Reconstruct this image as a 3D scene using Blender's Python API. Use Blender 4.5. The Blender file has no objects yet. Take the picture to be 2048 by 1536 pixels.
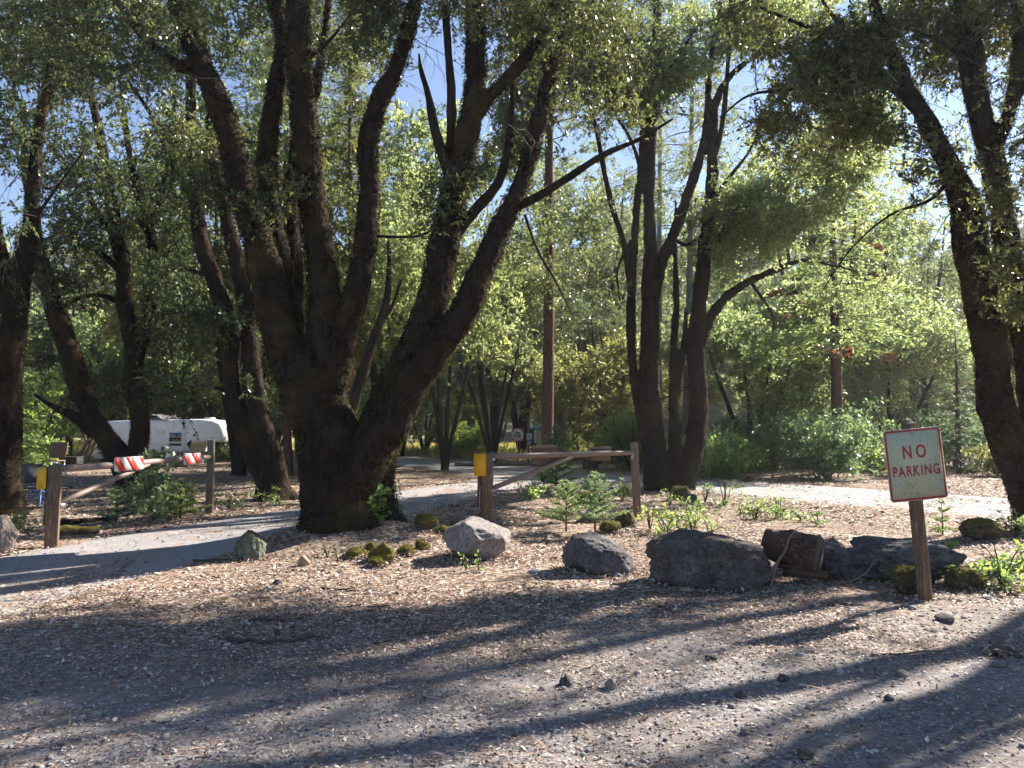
import bpy, bmesh, math, random
import numpy as np
from mathutils import Vector, Matrix

SEED = 11
rng = np.random.default_rng(SEED); random.seed(SEED)
sc = bpy.context.scene
COL = sc.collection
F, HY, CH = 1538.0, 860.0, 1.6            # focal length in photo pixels, horizon row, eye height
PITCH = math.atan((HY - 768) / F)
SUN_AZ, SUN_EL = math.radians(53), math.radians(34)
SUN = np.array([math.sin(SUN_AZ) * math.cos(SUN_EL), math.cos(SUN_AZ) * math.cos(SUN_EL), math.sin(SUN_EL)])

# ------------------------------------------------------------------ noise
def _hash(ix, iy, iz, s):
    h = (ix * 374761393 + iy * 668265263 + iz * 2147483647 + s * 144665) & 0xffffffff
    h = ((h ^ (h >> 13)) * 1274126177) & 0xffffffff
    h = (h ^ (h >> 16)) & 0xffffffff
    h = (h * 2246822519) & 0xffffffff
    return ((h ^ (h >> 15)) & 0xffff) / 65535.0
def vnoise(P, f=1.0, s=0):
    Q = np.asarray(P, float) * f
    I = np.floor(Q).astype(np.int64); R = Q - I; R = R * R * (3 - 2 * R)
    out = 0
    for a in (0, 1):
        for b in (0, 1):
            for c in (0, 1):
                w = (R[:, 0] if a else 1 - R[:, 0]) * (R[:, 1] if b else 1 - R[:, 1]) * (R[:, 2] if c else 1 - R[:, 2])
                out = out + w * _hash(I[:, 0] + a, I[:, 1] + b, I[:, 2] + c, s)
    return out * 2 - 1
def fbm(P, f=1.0, o=4, s=0):
    t, a = 0, 1.0
    for k in range(o):
        t = t + a * vnoise(P, f * 2 ** k, s + k * 17); a *= .5
    return t
def norm(v):
    v = np.asarray(v, float); return v / (np.linalg.norm(v, axis=-1, keepdims=True) + 1e-9)
def sstep(x):
    x = np.clip(x, 0, 1); return x * x * (3 - 2 * x)

# ------------------------------------------------------------------ terrain and roads
ROAD1 = np.array([(-6.6, 1), (-6.3, 4), (-5.75, 7), (-5.15, 9.8), (-4.25, 12.6), (-3.1, 15.6), (-1.9, 19.2), (-.2, 23.5), (1.2, 27)])
W1 = 1.55
ROAD2 = np.array([(-17, 62), (-11, 51), (-5.5, 41), (-1.5, 33.5), (2, 26.6), (5.6, 22.6), (8.4, 18.9), (11.2, 15.2), (15.5, 10), (22, 3)])
W2 = 2.5
def catmull(P, n=8):
    P = np.asarray(P, float)
    E = np.vstack([2 * P[0] - P[1], P, 2 * P[-1] - P[-2]])
    out = []
    for i in range(1, len(E) - 2):
        p0, p1, p2, p3 = E[i - 1], E[i], E[i + 1], E[i + 2]
        for t in np.linspace(0, 1, n, endpoint=False):
            out.append(.5 * ((2 * p1) + (-p0 + p2) * t + (2 * p0 - 5 * p1 + 4 * p2 - p3) * t * t + (-p0 + 3 * p1 - 3 * p2 + p3) * t ** 3))
    out.append(E[-2]); return np.array(out)
R1c, R2c = catmull(ROAD1, 12), catmull(ROAD2, 12)
def dist_poly(x, y, C):
    d = np.full(np.shape(x), 1e9)
    for a, b in zip(C[:-1], C[1:]):
        ab = b - a; L = ab @ ab
        t = np.clip(((x - a[0]) * ab[0] + (y - a[1]) * ab[1]) / L, 0, 1)
        d = np.minimum(d, np.hypot(x - a[0] - t * ab[0], y - a[1] - t * ab[1]))
    return d
def hbase(x, y):
    x = np.asarray(x, float); y = np.asarray(y, float)
    h = .30 * np.exp(-(((x + 2.2) / 1.5) ** 2 + ((y - 11.3) / 1.0) ** 2))
    h = h + .10 * np.exp(-(((x - .6) / 1.6) ** 2 + ((y - 18) / 2.5) ** 2))
    r = np.hypot(x, y)
    h = h + 46 * sstep((r - 85) / 190) * (1 + .25 * np.sin(x / 47 + 1) + .15 * np.sin(x / 21)) * np.where(y > 0, 1, .3)
    return h
def roadmask(x, y):
    return np.minimum(dist_poly(x, y, R1c) - W1, dist_poly(x, y, R2c) - W2)
def h(x, y, rough=True):
    x = np.asarray(x, float); y = np.asarray(y, float)
    b = hbase(x, y)
    if rough:
        sh = x.shape
        m = sstep((roadmask(x, y) + .15) / .6)
        P = np.stack([x.ravel(), y.ravel(), 0 * x.ravel()], 1)
        b = b + (m.ravel() * (.035 * fbm(P, .45, 3, 3) + .012 * fbm(P, 2.3, 2, 9))).reshape(sh)
    return b
def hz(x, y): return float(h(np.array([x]), np.array([y]))[0])

def ray(px, py):
    dx, dy = (px - 1024) / F, (768 - py) / F
    return np.array([dx, math.cos(PITCH) - dy * math.sin(PITCH), math.sin(PITCH) + dy * math.cos(PITCH)])
def P3(px, py, d):
    r = ray(px, py); t = d / r[1]
    return np.array([r[0] * t, d, CH + r[2] * t])
def G(px, py):
    r = ray(px, py); z = 0.
    for _ in range(6):
        t = (z - CH) / r[2]; z = hz(r[0] * t, r[1] * t)
    return np.array([r[0] * t, r[1] * t, z])
def GD(px, d):
    x = (px - 1024) / F * d; return np.array([x, d, hz(x, d)])
def to_px(P):
    P = np.atleast_2d(P); q = P - np.array([0, 0, CH])
    f = q[:, 1] * math.cos(PITCH) + q[:, 2] * math.sin(PITCH)
    u = -q[:, 1] * math.sin(PITCH) + q[:, 2] * math.cos(PITCH)
    f = np.where(np.abs(f) < 1e-3, 1e-3, f)
    return 1024 + F * q[:, 0] / f, 768 - F * u / f, f

# ------------------------------------------------------------------ objects
def props(o, label=None, cat=None, group=None, kind=None):
    if label: o['label'] = label
    if cat: o['category'] = cat
    if group: o['group'] = group
    if kind: o['kind'] = kind
    return o
def thing(name, label, cat, loc=(0, 0, 0), group=None, rz=0):
    o = bpy.data.objects.new(name, None); COL.objects.link(o)
    o.location = [float(v) for v in loc]; o.rotation_euler = (0, 0, rz); o.empty_display_size = .2
    return props(o, label, cat, group)
def mesh(name, V, polys, mat, parent=None, smooth=False):
    """polys: list of int arrays (M,k)"""
    V = np.asarray(V, np.float32)
    me = bpy.data.meshes.new(name)
    polys = [np.asarray(p, np.int32) for p in polys if len(p)]
    tot = np.concatenate([np.full(len(p), p.shape[1], np.int32) for p in polys])
    loops = np.concatenate([p.ravel() for p in polys])
    me.vertices.add(len(V)); me.vertices.foreach_set('co', V.ravel())
    me.loops.add(len(loops)); me.loops.foreach_set('vertex_index', loops)
    me.polygons.add(len(tot))
    st = np.concatenate([[0], np.cumsum(tot)[:-1]]).astype(np.int32)
    me.polygons.foreach_set('loop_start', st)
    if smooth: me.polygons.foreach_set('use_smooth', np.ones(len(tot), bool))
    me.update(calc_edges=True); me.validate()
    for m in (mat if isinstance(mat, (list, tuple)) else [mat]): me.materials.append(m)
    o = bpy.data.objects.new(name, me); COL.objects.link(o)
    if parent: o.parent = parent
    return o
class Buf:
    def __init__(s): s.V = []; s.Q = []; s.T = []; s.n = 0
    def add(s, V, Q=None, T=None):
        V = np.asarray(V, float)
        if Q is not None and len(Q): s.Q.append(np.asarray(Q) + s.n)
        if T is not None and len(T): s.T.append(np.asarray(T) + s.n)
        s.V.append(V); s.n += len(V); return s
    def make(s, name, mat, parent=None, off=(0, 0, 0), smooth=False):
        V = np.concatenate(s.V) - np.asarray(off)
        polys = []
        if s.Q: polys.append(np.concatenate(s.Q))
        if s.T: polys.append(np.concatenate(s.T))
        return mesh(name, V, polys, mat, parent, smooth)
    def box(s, c, size, rz=0, ry=0, rx=0, taper=1.0):
        x, y, z = np.array(size) / 2
        V = np.array([(-x, -y, -z), (x, -y, -z), (x, y, -z), (-x, y, -z), (-x * taper, -y * taper, z), (x * taper, -y * taper, z), (x * taper, y * taper, z), (-x * taper, y * taper, z)])
        M = np.array(Matrix.Rotation(rz, 3, 'Z') @ Matrix.Rotation(ry, 3, 'Y') @ Matrix.Rotation(rx, 3, 'X'))
        return s.add(V @ M.T + np.array(c), [(0, 3, 2, 1), (4, 5, 6, 7), (0, 1, 5, 4), (1, 2, 6, 5), (2, 3, 7, 6), (3, 0, 4, 7)])
    def tube(s, pts, rad, k=8, n=1, cap=True, bump=0, seed=0, bf=3):
        pts = np.asarray(pts, float); rad = np.asarray(rad, float) * np.ones(len(pts))
        if n > 1:
            A = catmull(np.hstack([pts, rad[:, None]]), n); pts, rad = A[:, :3], np.maximum(A[:, 3], .0015)
        T = norm(np.gradient(pts, axis=0))
        ref = np.array([0, 0, 1.]) if abs(T[0][2]) < .9 else np.array([1., 0, 0])
        N = [norm(np.cross(T[0], ref))]
        for t in T[1:]:
            v = N[-1] - t * (N[-1] @ t); N.append(norm(v))
        N = np.array(N); B = np.cross(T, N)
        a = np.linspace(0, 2 * np.pi, k, endpoint=False)
        dirs = N[:, None] * np.cos(a)[None, :, None] + B[:, None] * np.sin(a)[None, :, None]
        V = pts[:, None] + dirs * rad[:, None, None]
        if bump:
            nn = fbm(V.reshape(-1, 3), bf, 3, seed).reshape(len(pts), k)
            V = pts[:, None] + dirs * (rad[:, None] * (1 + bump * nn))[:, :, None]
        L = len(pts); i = np.arange(L - 1)[:, None] * k; j = np.arange(k)[None]
        j2 = (j + 1) % k
        Q = np.stack([i + j, i + j2, i + k + j2, i + k + j], -1).reshape(-1, 4)
        V = V.reshape(-1, 3); Tt = None
        if cap:
            V = np.vstack([V, pts[0], pts[-1]])
            c0, c1 = L * k, L * k + 1; jj = np.arange(k)
            Tt = np.vstack([np.stack([np.full(k, c0), (jj + 1) % k, jj], 1), np.stack([np.full(k, c1), (L - 1) * k + jj, (L - 1) * k + (jj + 1) % k], 1)])
        s.add(V, Q, Tt); return pts, rad
    def prism(s, poly, y0, y1, axis='y'):
        """closed polygon (x,z) extruded along y"""
        p = np.asarray(poly, float); n = len(p)
        A = np.stack([p[:, 0], np.full(n, y0), p[:, 1]], 1); Bv = np.stack([p[:, 0], np.full(n, y1), p[:, 1]], 1)
        c = p.mean(0)
        V = np.vstack([A, Bv, [(c[0], y0, c[1]), (c[0], y1, c[1])]])
        i = np.arange(n); j = (i + 1) % n
        Q = np.stack([i, i + n, j + n, j], 1)
        T = np.vstack([np.stack([i, j, np.full(n, 2 * n)], 1), np.stack([j + n, i + n, np.full(n, 2 * n + 1)], 1)])
        return s.add(V, Q, T)
def bevel(o, w=.004, seg=2):
    m = o.modifiers.new('bevel', 'BEVEL'); m.width = w; m.segments = seg; m.limit_method = 'ANGLE'; return o
def text(body, size, mat, name, parent, loc, rot, bold=0.0, spacing=1.0, extrude=.001, sx=1.0):
    cu = bpy.data.curves.new('t', 'FONT'); cu.body = body; cu.size = size; cu.extrude = extrude; cu.offset = bold
    cu.align_x = 'CENTER'; cu.align_y = 'CENTER'; cu.space_character = spacing; cu.resolution_u = 4
    t = bpy.data.objects.new('t', cu); COL.objects.link(t)
    bpy.context.view_layer.update()
    me = bpy.data.meshes.new_from_object(t.evaluated_get(bpy.context.evaluated_depsgraph_get()))
    bpy.data.objects.remove(t)
    me.materials.clear(); me.materials.append(mat); me.name = name
    o = bpy.data.objects.new(name, me); COL.objects.link(o); o.parent = parent
    o.location = loc; o.rotation_euler = rot; o.scale = (sx, 1, 1); return o
def copytree(o, parent=None):
    c = o.copy(); COL.objects.link(c)
    if parent: c.parent = parent
    for ch in list(o.children): copytree(ch, c)
    return c

# ------------------------------------------------------------------ materials
class NT:
    def __init__(s, name):
        s.m = bpy.data.materials.new(name); s.m.use_nodes = True; s.t = s.m.node_tree; s.t.nodes.clear()
        s.out = s.t.nodes.new('ShaderNodeOutputMaterial')
    def n(s, typ, ins=None, **kw):
        x = s.t.nodes.new('ShaderNode' + typ)
        for k, v in kw.items(): setattr(x, k, v)
        for k, v in (ins or {}).items(): s.set(x, k, v)
        return x
    def set(s, x, k, v):
        i = x.inputs[k]
        if isinstance(v, bpy.types.NodeSocket): s.t.links.new(v, i)
        elif isinstance(v, bpy.types.Node): s.t.links.new(v.outputs[0], i)
        else:
            if isinstance(v, tuple) and len(v) == 3 and i.type == 'RGBA': v = v + (1,)
            i.default_value = v
    def mix(s, f, a, b, mode='MIX'):
        x = s.t.nodes.new('ShaderNodeMix'); x.data_type = 'RGBA'; x.blend_type = mode
        for sock, v in ((x.inputs[0], f), (x.inputs[6], a), (x.inputs[7], b)):
            if isinstance(v, bpy.types.NodeSocket): s.t.links.new(v, sock)
            elif isinstance(v, bpy.types.Node): s.t.links.new(v.outputs[0], sock)
            else: sock.default_value = (v + (1,)) if isinstance(v, tuple) and len(v) == 3 else v
        return x.outputs[2]
    def noise(s, scale, detail=4, rough=.55, vec=None, dist=0):
        x = s.n('TexNoise', {'Scale': scale, 'Detail': detail, 'Roughness': rough, 'Distortion': dist})
        if vec is not None: s.t.links.new(vec, x.inputs['Vector'])
        return x.outputs['Fac']
    def ramp(s, fac, stops):
        x = s.n('ValToRGB', {'Fac': fac}); e = x.color_ramp.elements
        while len(e) < len(stops): e.new(.5)
        for q, (p, c) in zip(e, stops):
            q.position = p; q.color = (c + (1,)) if isinstance(c, tuple) else (c, c, c, 1)
        return x.outputs[0]
    def obj(s): return s.n('TexCoord').outputs['Object']
    def mapv(s, scale):
        return s.n('Mapping', {'Vector': s.obj(), 'Scale': scale}).outputs[0]
    def bump(s, hgt, strength=.5, dist=.02, nrm=None):
        i = {'Height': hgt, 'Strength': strength, 'Distance': dist}
        if nrm is not None: i['Normal'] = nrm
        return s.n('Bump', i).outputs[0]
    def done(s, color, rough=.85, normal=None, spec=.3, metal=0):
        b = s.n('BsdfPrincipled', {'Base Color': color, 'Roughness': rough, 'Specular IOR Level': spec, 'Metallic': metal})
        if normal is not None: s.set(b, 'Normal', normal)
        s.t.links.new(b.outputs[0], s.out.inputs[0]); return s.m

def m_plain(name, c, rough=.7, var=.25, scale=9, spec=.4, metal=0, bump=.15):
    t = NT(name); f = t.noise(scale, 5, .6, t.obj())
    c2 = tuple(v * (1 - var) for v in c)
    return t.done(t.mix(f, c2, c), rough, t.bump(f, bump, .01), spec, metal)
def m_leaf(name, c, tr, frac=.45, rough=.42, var=.5, hue=(1.25, 1.05, .7), spec=.45):
    t = NT(name)
    ri = t.n('NewGeometry').outputs['Random Per Island']; oi = t.n('ObjectInfo').outputs['Random']
    c2 = tuple(min(1, v * k) for v, k in zip(c, hue)); t2 = tuple(min(1, v * k) for v, k in zip(tr, hue))
    dk = tuple(v * (1 - var) for v in c); dt = tuple(v * (1 - var) for v in tr)
    r1 = t.ramp(ri, [(0, dk), (.5, c), (1, c2)]); r2 = t.ramp(ri, [(0, dt), (.5, tr), (1, t2)])
    oo = t.ramp(oi, [(0, (.75, .85, .8)), (.5, (1., 1., 1.)), (1, (1.3, 1.15, .9))])
    r1 = t.mix(1.0, r1, oo, 'MULTIPLY'); r2 = t.mix(1.0, r2, oo, 'MULTIPLY')
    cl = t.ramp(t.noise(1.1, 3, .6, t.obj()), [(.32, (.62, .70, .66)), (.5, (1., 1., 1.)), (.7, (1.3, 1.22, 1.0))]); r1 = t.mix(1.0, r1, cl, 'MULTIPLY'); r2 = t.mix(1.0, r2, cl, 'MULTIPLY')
    b = t.n('BsdfPrincipled', {'Base Color': r1, 'Roughness': rough, 'Specular IOR Level': spec})
    tl = t.n('BsdfTranslucent', {'Color': r2})
    mx = t.n('MixShader', {0: frac, 1: b.outputs[0], 2: tl.outputs[0]})
    t.t.links.new(mx.outputs[0], t.out.inputs[0]); return t.m
def m_bark(name, dark, light, moss, mossamt=.5, sc_=(9, 9, 2.2), bump=.9):
    t = NT(name); v = t.mapv(sc_)
    a = t.noise(1.6, 8, .68, v, .6); b = t.noise(1.1, 4, .6, t.obj())
    c = t.ramp(a, [(.3, dark), (.72, light)])
    ms = t.ramp(b, [(.62 - mossamt * .3, 0.0), (.80 - mossamt * .3, 1.0)])
    fine = t.noise(60, 3, .7, t.obj())
    mcol = t.ramp(fine, [(.3, tuple(x * .45 for x in moss)), (.75, moss)])
    c = t.mix(ms, c, mcol)
    nb = t.bump(a, bump, .03); nb = t.bump(fine, .5, .012, nb)
    return t.done(c, .95, nb, .1)

M = {}
M['oakbark'] = m_bark('oak_bark', (.008, .006, .005), (.050, .036, .028), (.085, .062, .022), .36, (7, 7, 1.8))
M['oakbark2'] = m_bark('dark_oak_bark', (.008, .006, .006), (.048, .035, .027), (.085, .062, .022), .3, (7, 7, 1.8))
M['moss'] = m_leaf('trunk_moss', (.036, .029, .015), (.065, .048, .015), .3, .9, .75, (2.3, 2.2, 1.3), .05)
M['greenmoss'] = m_leaf('rock_moss', (.17, .145, .03), (.15, .13, .025), .3, .9, .5, (1.5, 1.45, 1), .05)
M['pinebark'] = m_bark('pine_bark', (.035, .021, .016), (.18, .105, .082), (.10, .07, .05), .1, (14, 14, 3), 1.0)
M['greybark'] = m_bark('grey_bark', (.07, .06, .055), (.26, .22, .20), (.12, .10, .07), .1, (14, 14, 3), 1.0)
M['twig'] = m_plain('twig_bark', (.10, .075, .055), .9, .5, 20)
M['deadtwig2'] = m_plain('grey_dead_twig', (.12, .095, .08), .9, .4, 20)
M['deadtwig'] = m_plain('dead_twig', (.24, .19, .15), .9, .4, 20)
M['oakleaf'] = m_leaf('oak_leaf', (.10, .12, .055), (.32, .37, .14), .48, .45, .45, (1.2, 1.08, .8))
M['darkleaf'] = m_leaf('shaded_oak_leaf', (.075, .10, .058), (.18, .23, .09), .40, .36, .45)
M['goldleaf'] = m_leaf('sunlit_golden_oak_leaf', (.15, .19, .085), (.46, .56, .24), .58, .48, .4, (1.2, 1.08, .85))  # paler, yellower copy of the oak leaf, sunlit look put into its colour
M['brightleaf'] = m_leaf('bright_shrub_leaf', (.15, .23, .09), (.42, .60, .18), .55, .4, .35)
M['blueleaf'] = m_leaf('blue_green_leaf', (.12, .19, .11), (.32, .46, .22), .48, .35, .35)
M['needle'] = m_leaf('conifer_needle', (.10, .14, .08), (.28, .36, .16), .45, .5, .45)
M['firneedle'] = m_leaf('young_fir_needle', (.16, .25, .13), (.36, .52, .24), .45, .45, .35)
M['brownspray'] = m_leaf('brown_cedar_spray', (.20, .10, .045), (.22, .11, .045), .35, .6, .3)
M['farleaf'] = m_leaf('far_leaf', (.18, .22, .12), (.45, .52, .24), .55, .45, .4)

def m_wood(name, a, b, sc_=(14, 14, 1.2)):
    t = NT(name); v = t.mapv(sc_); f = t.noise(3, 7, .65, v, 1.2); g = t.noise(2, 3, .5, t.obj())
    c = t.ramp(f, [(.36, tuple(x * .6 for x in a)), (.5, a), (.68, b)]); c = t.mix(t.ramp(g, [(.4, 0.), (.62, .75)]), c, tuple(x * .5 for x in b)); gr = t.noise(4, 4, .6, t.mapv((40, 40, 1.5))); c = t.mix(t.ramp(gr, [(.60, 0.), (.66, .85)]), c, tuple(x * .25 for x in a))
    return t.done(c, .85, t.bump(f, .5, .006), .2)
M['postwood'] = m_wood('post_wood', (.14, .09, .06), (.32, .225, .155))
M['greywood'] = m_wood('grey_post_wood', (.16, .12, .09), (.36, .29, .23))
M['palewood'] = m_wood('pale_post_wood', (.42, .30, .17), (.62, .48, .30))
M['logwood'] = m_wood('log_side', (.045, .028, .02), (.24, .14, .09), (3, 18, 18))
M['cutwood'] = m_wood('cut_wood', (.10, .075, .06), (.26, .20, .16))
M['rail'] = m_plain('rusty_rail_paint', (.30, .225, .185), .6, .45, 14, .4, .2, .2)
M['yellow'] = m_plain('yellow_plate', (.78, .42, .015), .5, .08, 5)
M['red'] = m_plain('red_reflective', (.62, .04, .03), .45, .15, 20)
M['white'] = m_plain('aged_white', (.72, .70, .66), .5, .15, 12)
M['brownpanel'] = m_plain('brown_panel', (.17, .10, .07), .7, .3, 6)
M['campwhite'] = None
M['glass'] = m_plain('dark_window_glass', (.012, .016, .03), .08, .3, 3, .8)
M['alu'] = m_plain('window_aluminium', (.55, .55, .55), .35, .2, 10, .5, .8)
M['black'] = m_plain('black_plastic', (.015, .015, .017), .6, .3, 8)
M['bluetube'] = m_plain('blue_tube', (.10, .22, .50), .5, .2, 8)
M['greyfab'] = m_plain('grey_fabric', (.10, .10, .105), .9, .3, 8)
M['concrete'] = m_plain('concrete_block', (.42, .40, .37), .9, .25, 15)
M['tank'] = m_plain('white_tank_paint', (.75, .77, .80), .4, .1, 6)
M['steel'] = m_plain('galvanised_steel', (.45, .45, .46), .45, .3, 20, .5, .7)
M['board'] = m_plain('dark_board', (.035, .035, .05), .7, .3, 6)
M['paper'] = m_plain('notice_paper', (.62, .64, .68), .8, .08, 8)
M['ink'] = m_plain('ink', (.03, .03, .04), .8, .1, 8)
M['signred'] = m_plain('sign_red', (.40, .025, .035), .5, .25, 30)
M['cutface'] = m_plain('healed_branch_cut', (.17, .13, .10), .9, .5, 22)
# ------------------------------------------------------------------ ground
def ground_material():
    t = NT('leaf_litter_ground'); o = t.obj()
    vor = t.n('TexVoronoi', {'Vector': o, 'Scale': 26., 'Randomness': 1.}); vc = t.n('SeparateColor', {0: vor.outputs['Color']}).outputs[0]
    vor2 = t.n('TexVoronoi', {'Vector': o, 'Scale': 60.}); vc2 = t.n('SeparateColor', {0: vor2.outputs['Color']}).outputs[0]
    lit = t.ramp(vc, [(0, (.07, .045, .032)), (.45, (.21, .145, .105)), (.8, (.38, .285, .215)), (1, (.54, .44, .36))])
    grav = t.ramp(vc2, [(0, (.11, .105, .11)), (.5, (.20, .19, .19)), (1, (.36, .34, .33))])
    dust = t.noise(1.3, 6, .6, o)
    grav = t.mix(t.ramp(dust, [(.45, 0.), (.6, .8)]), grav, (.235, .215, .205))
    sep = t.n('SeparateXYZ', {0: o})
    n1 = t.noise(.55, 5, .6, o)
    yy = t.n('Math', {0: sep.outputs[1], 1: 4.9}, operation='SUBTRACT').outputs[0]
    xx = t.n('Math', {0: sep.outputs[0], 1: -.10}, operation='MULTIPLY').outputs[0]
    s_ = t.n('Math', {0: yy, 1: xx}, operation='ADD').outputs[0]
    nn = t.n('Math', {0: n1, 1: 3.4}, operation='MULTIPLY').outputs[0]
    s2 = t.n('Math', {0: s_, 1: nn}, operation='ADD').outputs[0]
    f = t.ramp(t.n('MapRange', {0: s2, 1: 1.6, 2: 4.4}).outputs[0], [(0., 0.), (1., 1.)])
    c = t.mix(f, grav, lit)
    # dry meadow beyond the road
    m = t.n('Math', {0: sep.outputs[1], 1: t.n('Math', {0: n1, 1: 14.}, operation='MULTIPLY').outputs[0]}, operation='ADD').outputs[0]
    mf = t.n('MapRange', {0: m, 1: 48., 2: 58.}).outputs[0]
    mead = t.ramp(t.noise(3, 6, .7, o), [(.3, (.22, .20, .08)), (.7, (.46, .40, .20))])
    c = t.mix(mf, c, mead)
    ff = t.n('MapRange', {0: m, 1: 92., 2: 112.}).outputs[0]
    fo = t.ramp(t.noise(.5, 8, .8, o), [(.35, (.05, .07, .03)), (.65, (.18, .21, .09))])
    c = t.mix(ff, c, fo)
    pt = t.noise(.9, 4, .6, o)
    c = t.mix(t.ramp(pt, [(.35, .35), (.6, 0.)]), c, (.10, .075, .06))
    nb = t.bump(vc, .9, .012); nb = t.bump(vc2, .5, .006, nb); nb = t.bump(t.noise(9, 6, .7, o), .6, .03, nb)
    return t.done(c, .95, nb, .15)
def build_ground():
    u = np.linspace(-1, 1, 331); gx = 9 * u + 420 * np.sign(u) * np.abs(u) ** 5
    v = np.linspace(0, 1, 470); gy = -30 + 30 * v / .12
    gy = np.where(v < .12, gy, 0 + 42 * (v - .12) / .88 + 560 * np.clip((v - .12) / .88, 0, 1) ** 5.5)
    X, Y = np.meshgrid(gx, gy); Z = h(X, Y)
    # tuck the ground under the roads
    Z = Z - .05 * (1 - sstep((roadmask(X, Y) + .45) / .3)) * (Y < 75)
    V = np.stack([X, Y, Z], -1).reshape(-1, 3); nx, ny = len(gx), len(gy)
    i = (np.arange(ny - 1)[:, None] * nx + np.arange(nx - 1)[None]).ravel()
    Q = np.stack([i, i + 1, i + nx + 1, i + nx], 1)
    o = mesh('ground', V, [Q], ground_material(), None, True); props(o, kind='structure')
def asphalt():
    t = NT('old_asphalt'); o = t.obj()
    a = t.noise(70, 5, .85, o); b = t.noise(1.2, 6, .6, o)
    c = t.ramp(a, [(.25, (.085, .085, .095)), (.55, (.25, .245, .25)), (.85, (.46, .45, .44))])
    c = t.mix(t.ramp(b, [(.35, .0), (.7, .5)]), c, (.35, .33, .315))
    vor = t.n('TexVoronoi', {'Vector': o, 'Scale': 22.}); vc = t.n('SeparateColor', {0: vor.outputs['Color']}).outputs[0]
    spots = t.ramp(vc, [(.74, 0.), (.76, 1.)])
    b2 = t.noise(.9, 5, .65, t.mapv((1.0, .45, 1)))
    spots = t.n('Math', {0: spots, 1: t.ramp(b2, [(.45, 0.), (.56, 1.)])}, operation='MULTIPLY').outputs[0]
    c = t.mix(spots, c, (.30, .20, .14))
    c = t.mix(t.ramp(b2, [(.56, 0.), (.63, .75)]), c, t.ramp(vc, [(0, (.10, .06, .04)), (1, (.38, .27, .2))]))
    cr = t.n('TexVoronoi', {'Vector': t.n('Mapping', {'Vector': o, 'Scale': (.8, .8, .8)}), 'Scale': .9}, feature='DISTANCE_TO_EDGE').outputs['Distance']; cm = t.ramp(cr, [(0., .6), (.006, 0.)]); c = t.mix(cm, c, (.05, .045, .04))
    return t.done(c, .8, t.bump(a, .6, .008), .35)
def strip(name, C, w, dz, mat, seed):
    n = 27
    T = norm(np.gradient(C, axis=0)); N = np.stack([T[:, 1], -T[:, 0]], 1)
    P3_ = np.stack([C[:, 0], C[:, 1], 0 * C[:, 0]], 1)
    wl = w * (1 + .05 * fbm(P3_, .7, 3, seed)); wr = w * (1 + .05 * fbm(P3_, .7, 3, seed + 5))
    s_ = np.linspace(-1, 1, n)
    X = C[:, None, 0] + N[:, None, 0] * np.where(s_ < 0, wl[:, None] * s_, wr[:, None] * s_)
    Y = C[:, None, 1] + N[:, None, 1] * np.where(s_ < 0, wl[:, None] * s_, wr[:, None] * s_)
    Z = hbase(X, Y) + dz - .045 + .045 * sstep((1 - np.abs(s_[None])) * w / .45)
    i = (np.arange(len(C) - 1)[:, None] * n + np.arange(n - 1)[None]).ravel()
    Q = np.stack([i, i + n, i + n + 1, i + 1], 1)
    o = mesh(name, np.stack([X, Y, Z], -1).reshape(-1, 3), [Q], mat, None, True); props(o, kind='structure')
build_ground()
asp = asphalt()
strip('road', catmull(ROAD2, 30), W2, .012, asp, 2)
strip('road', catmull(ROAD1, 30), W1, .018, asp, 7)

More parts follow.
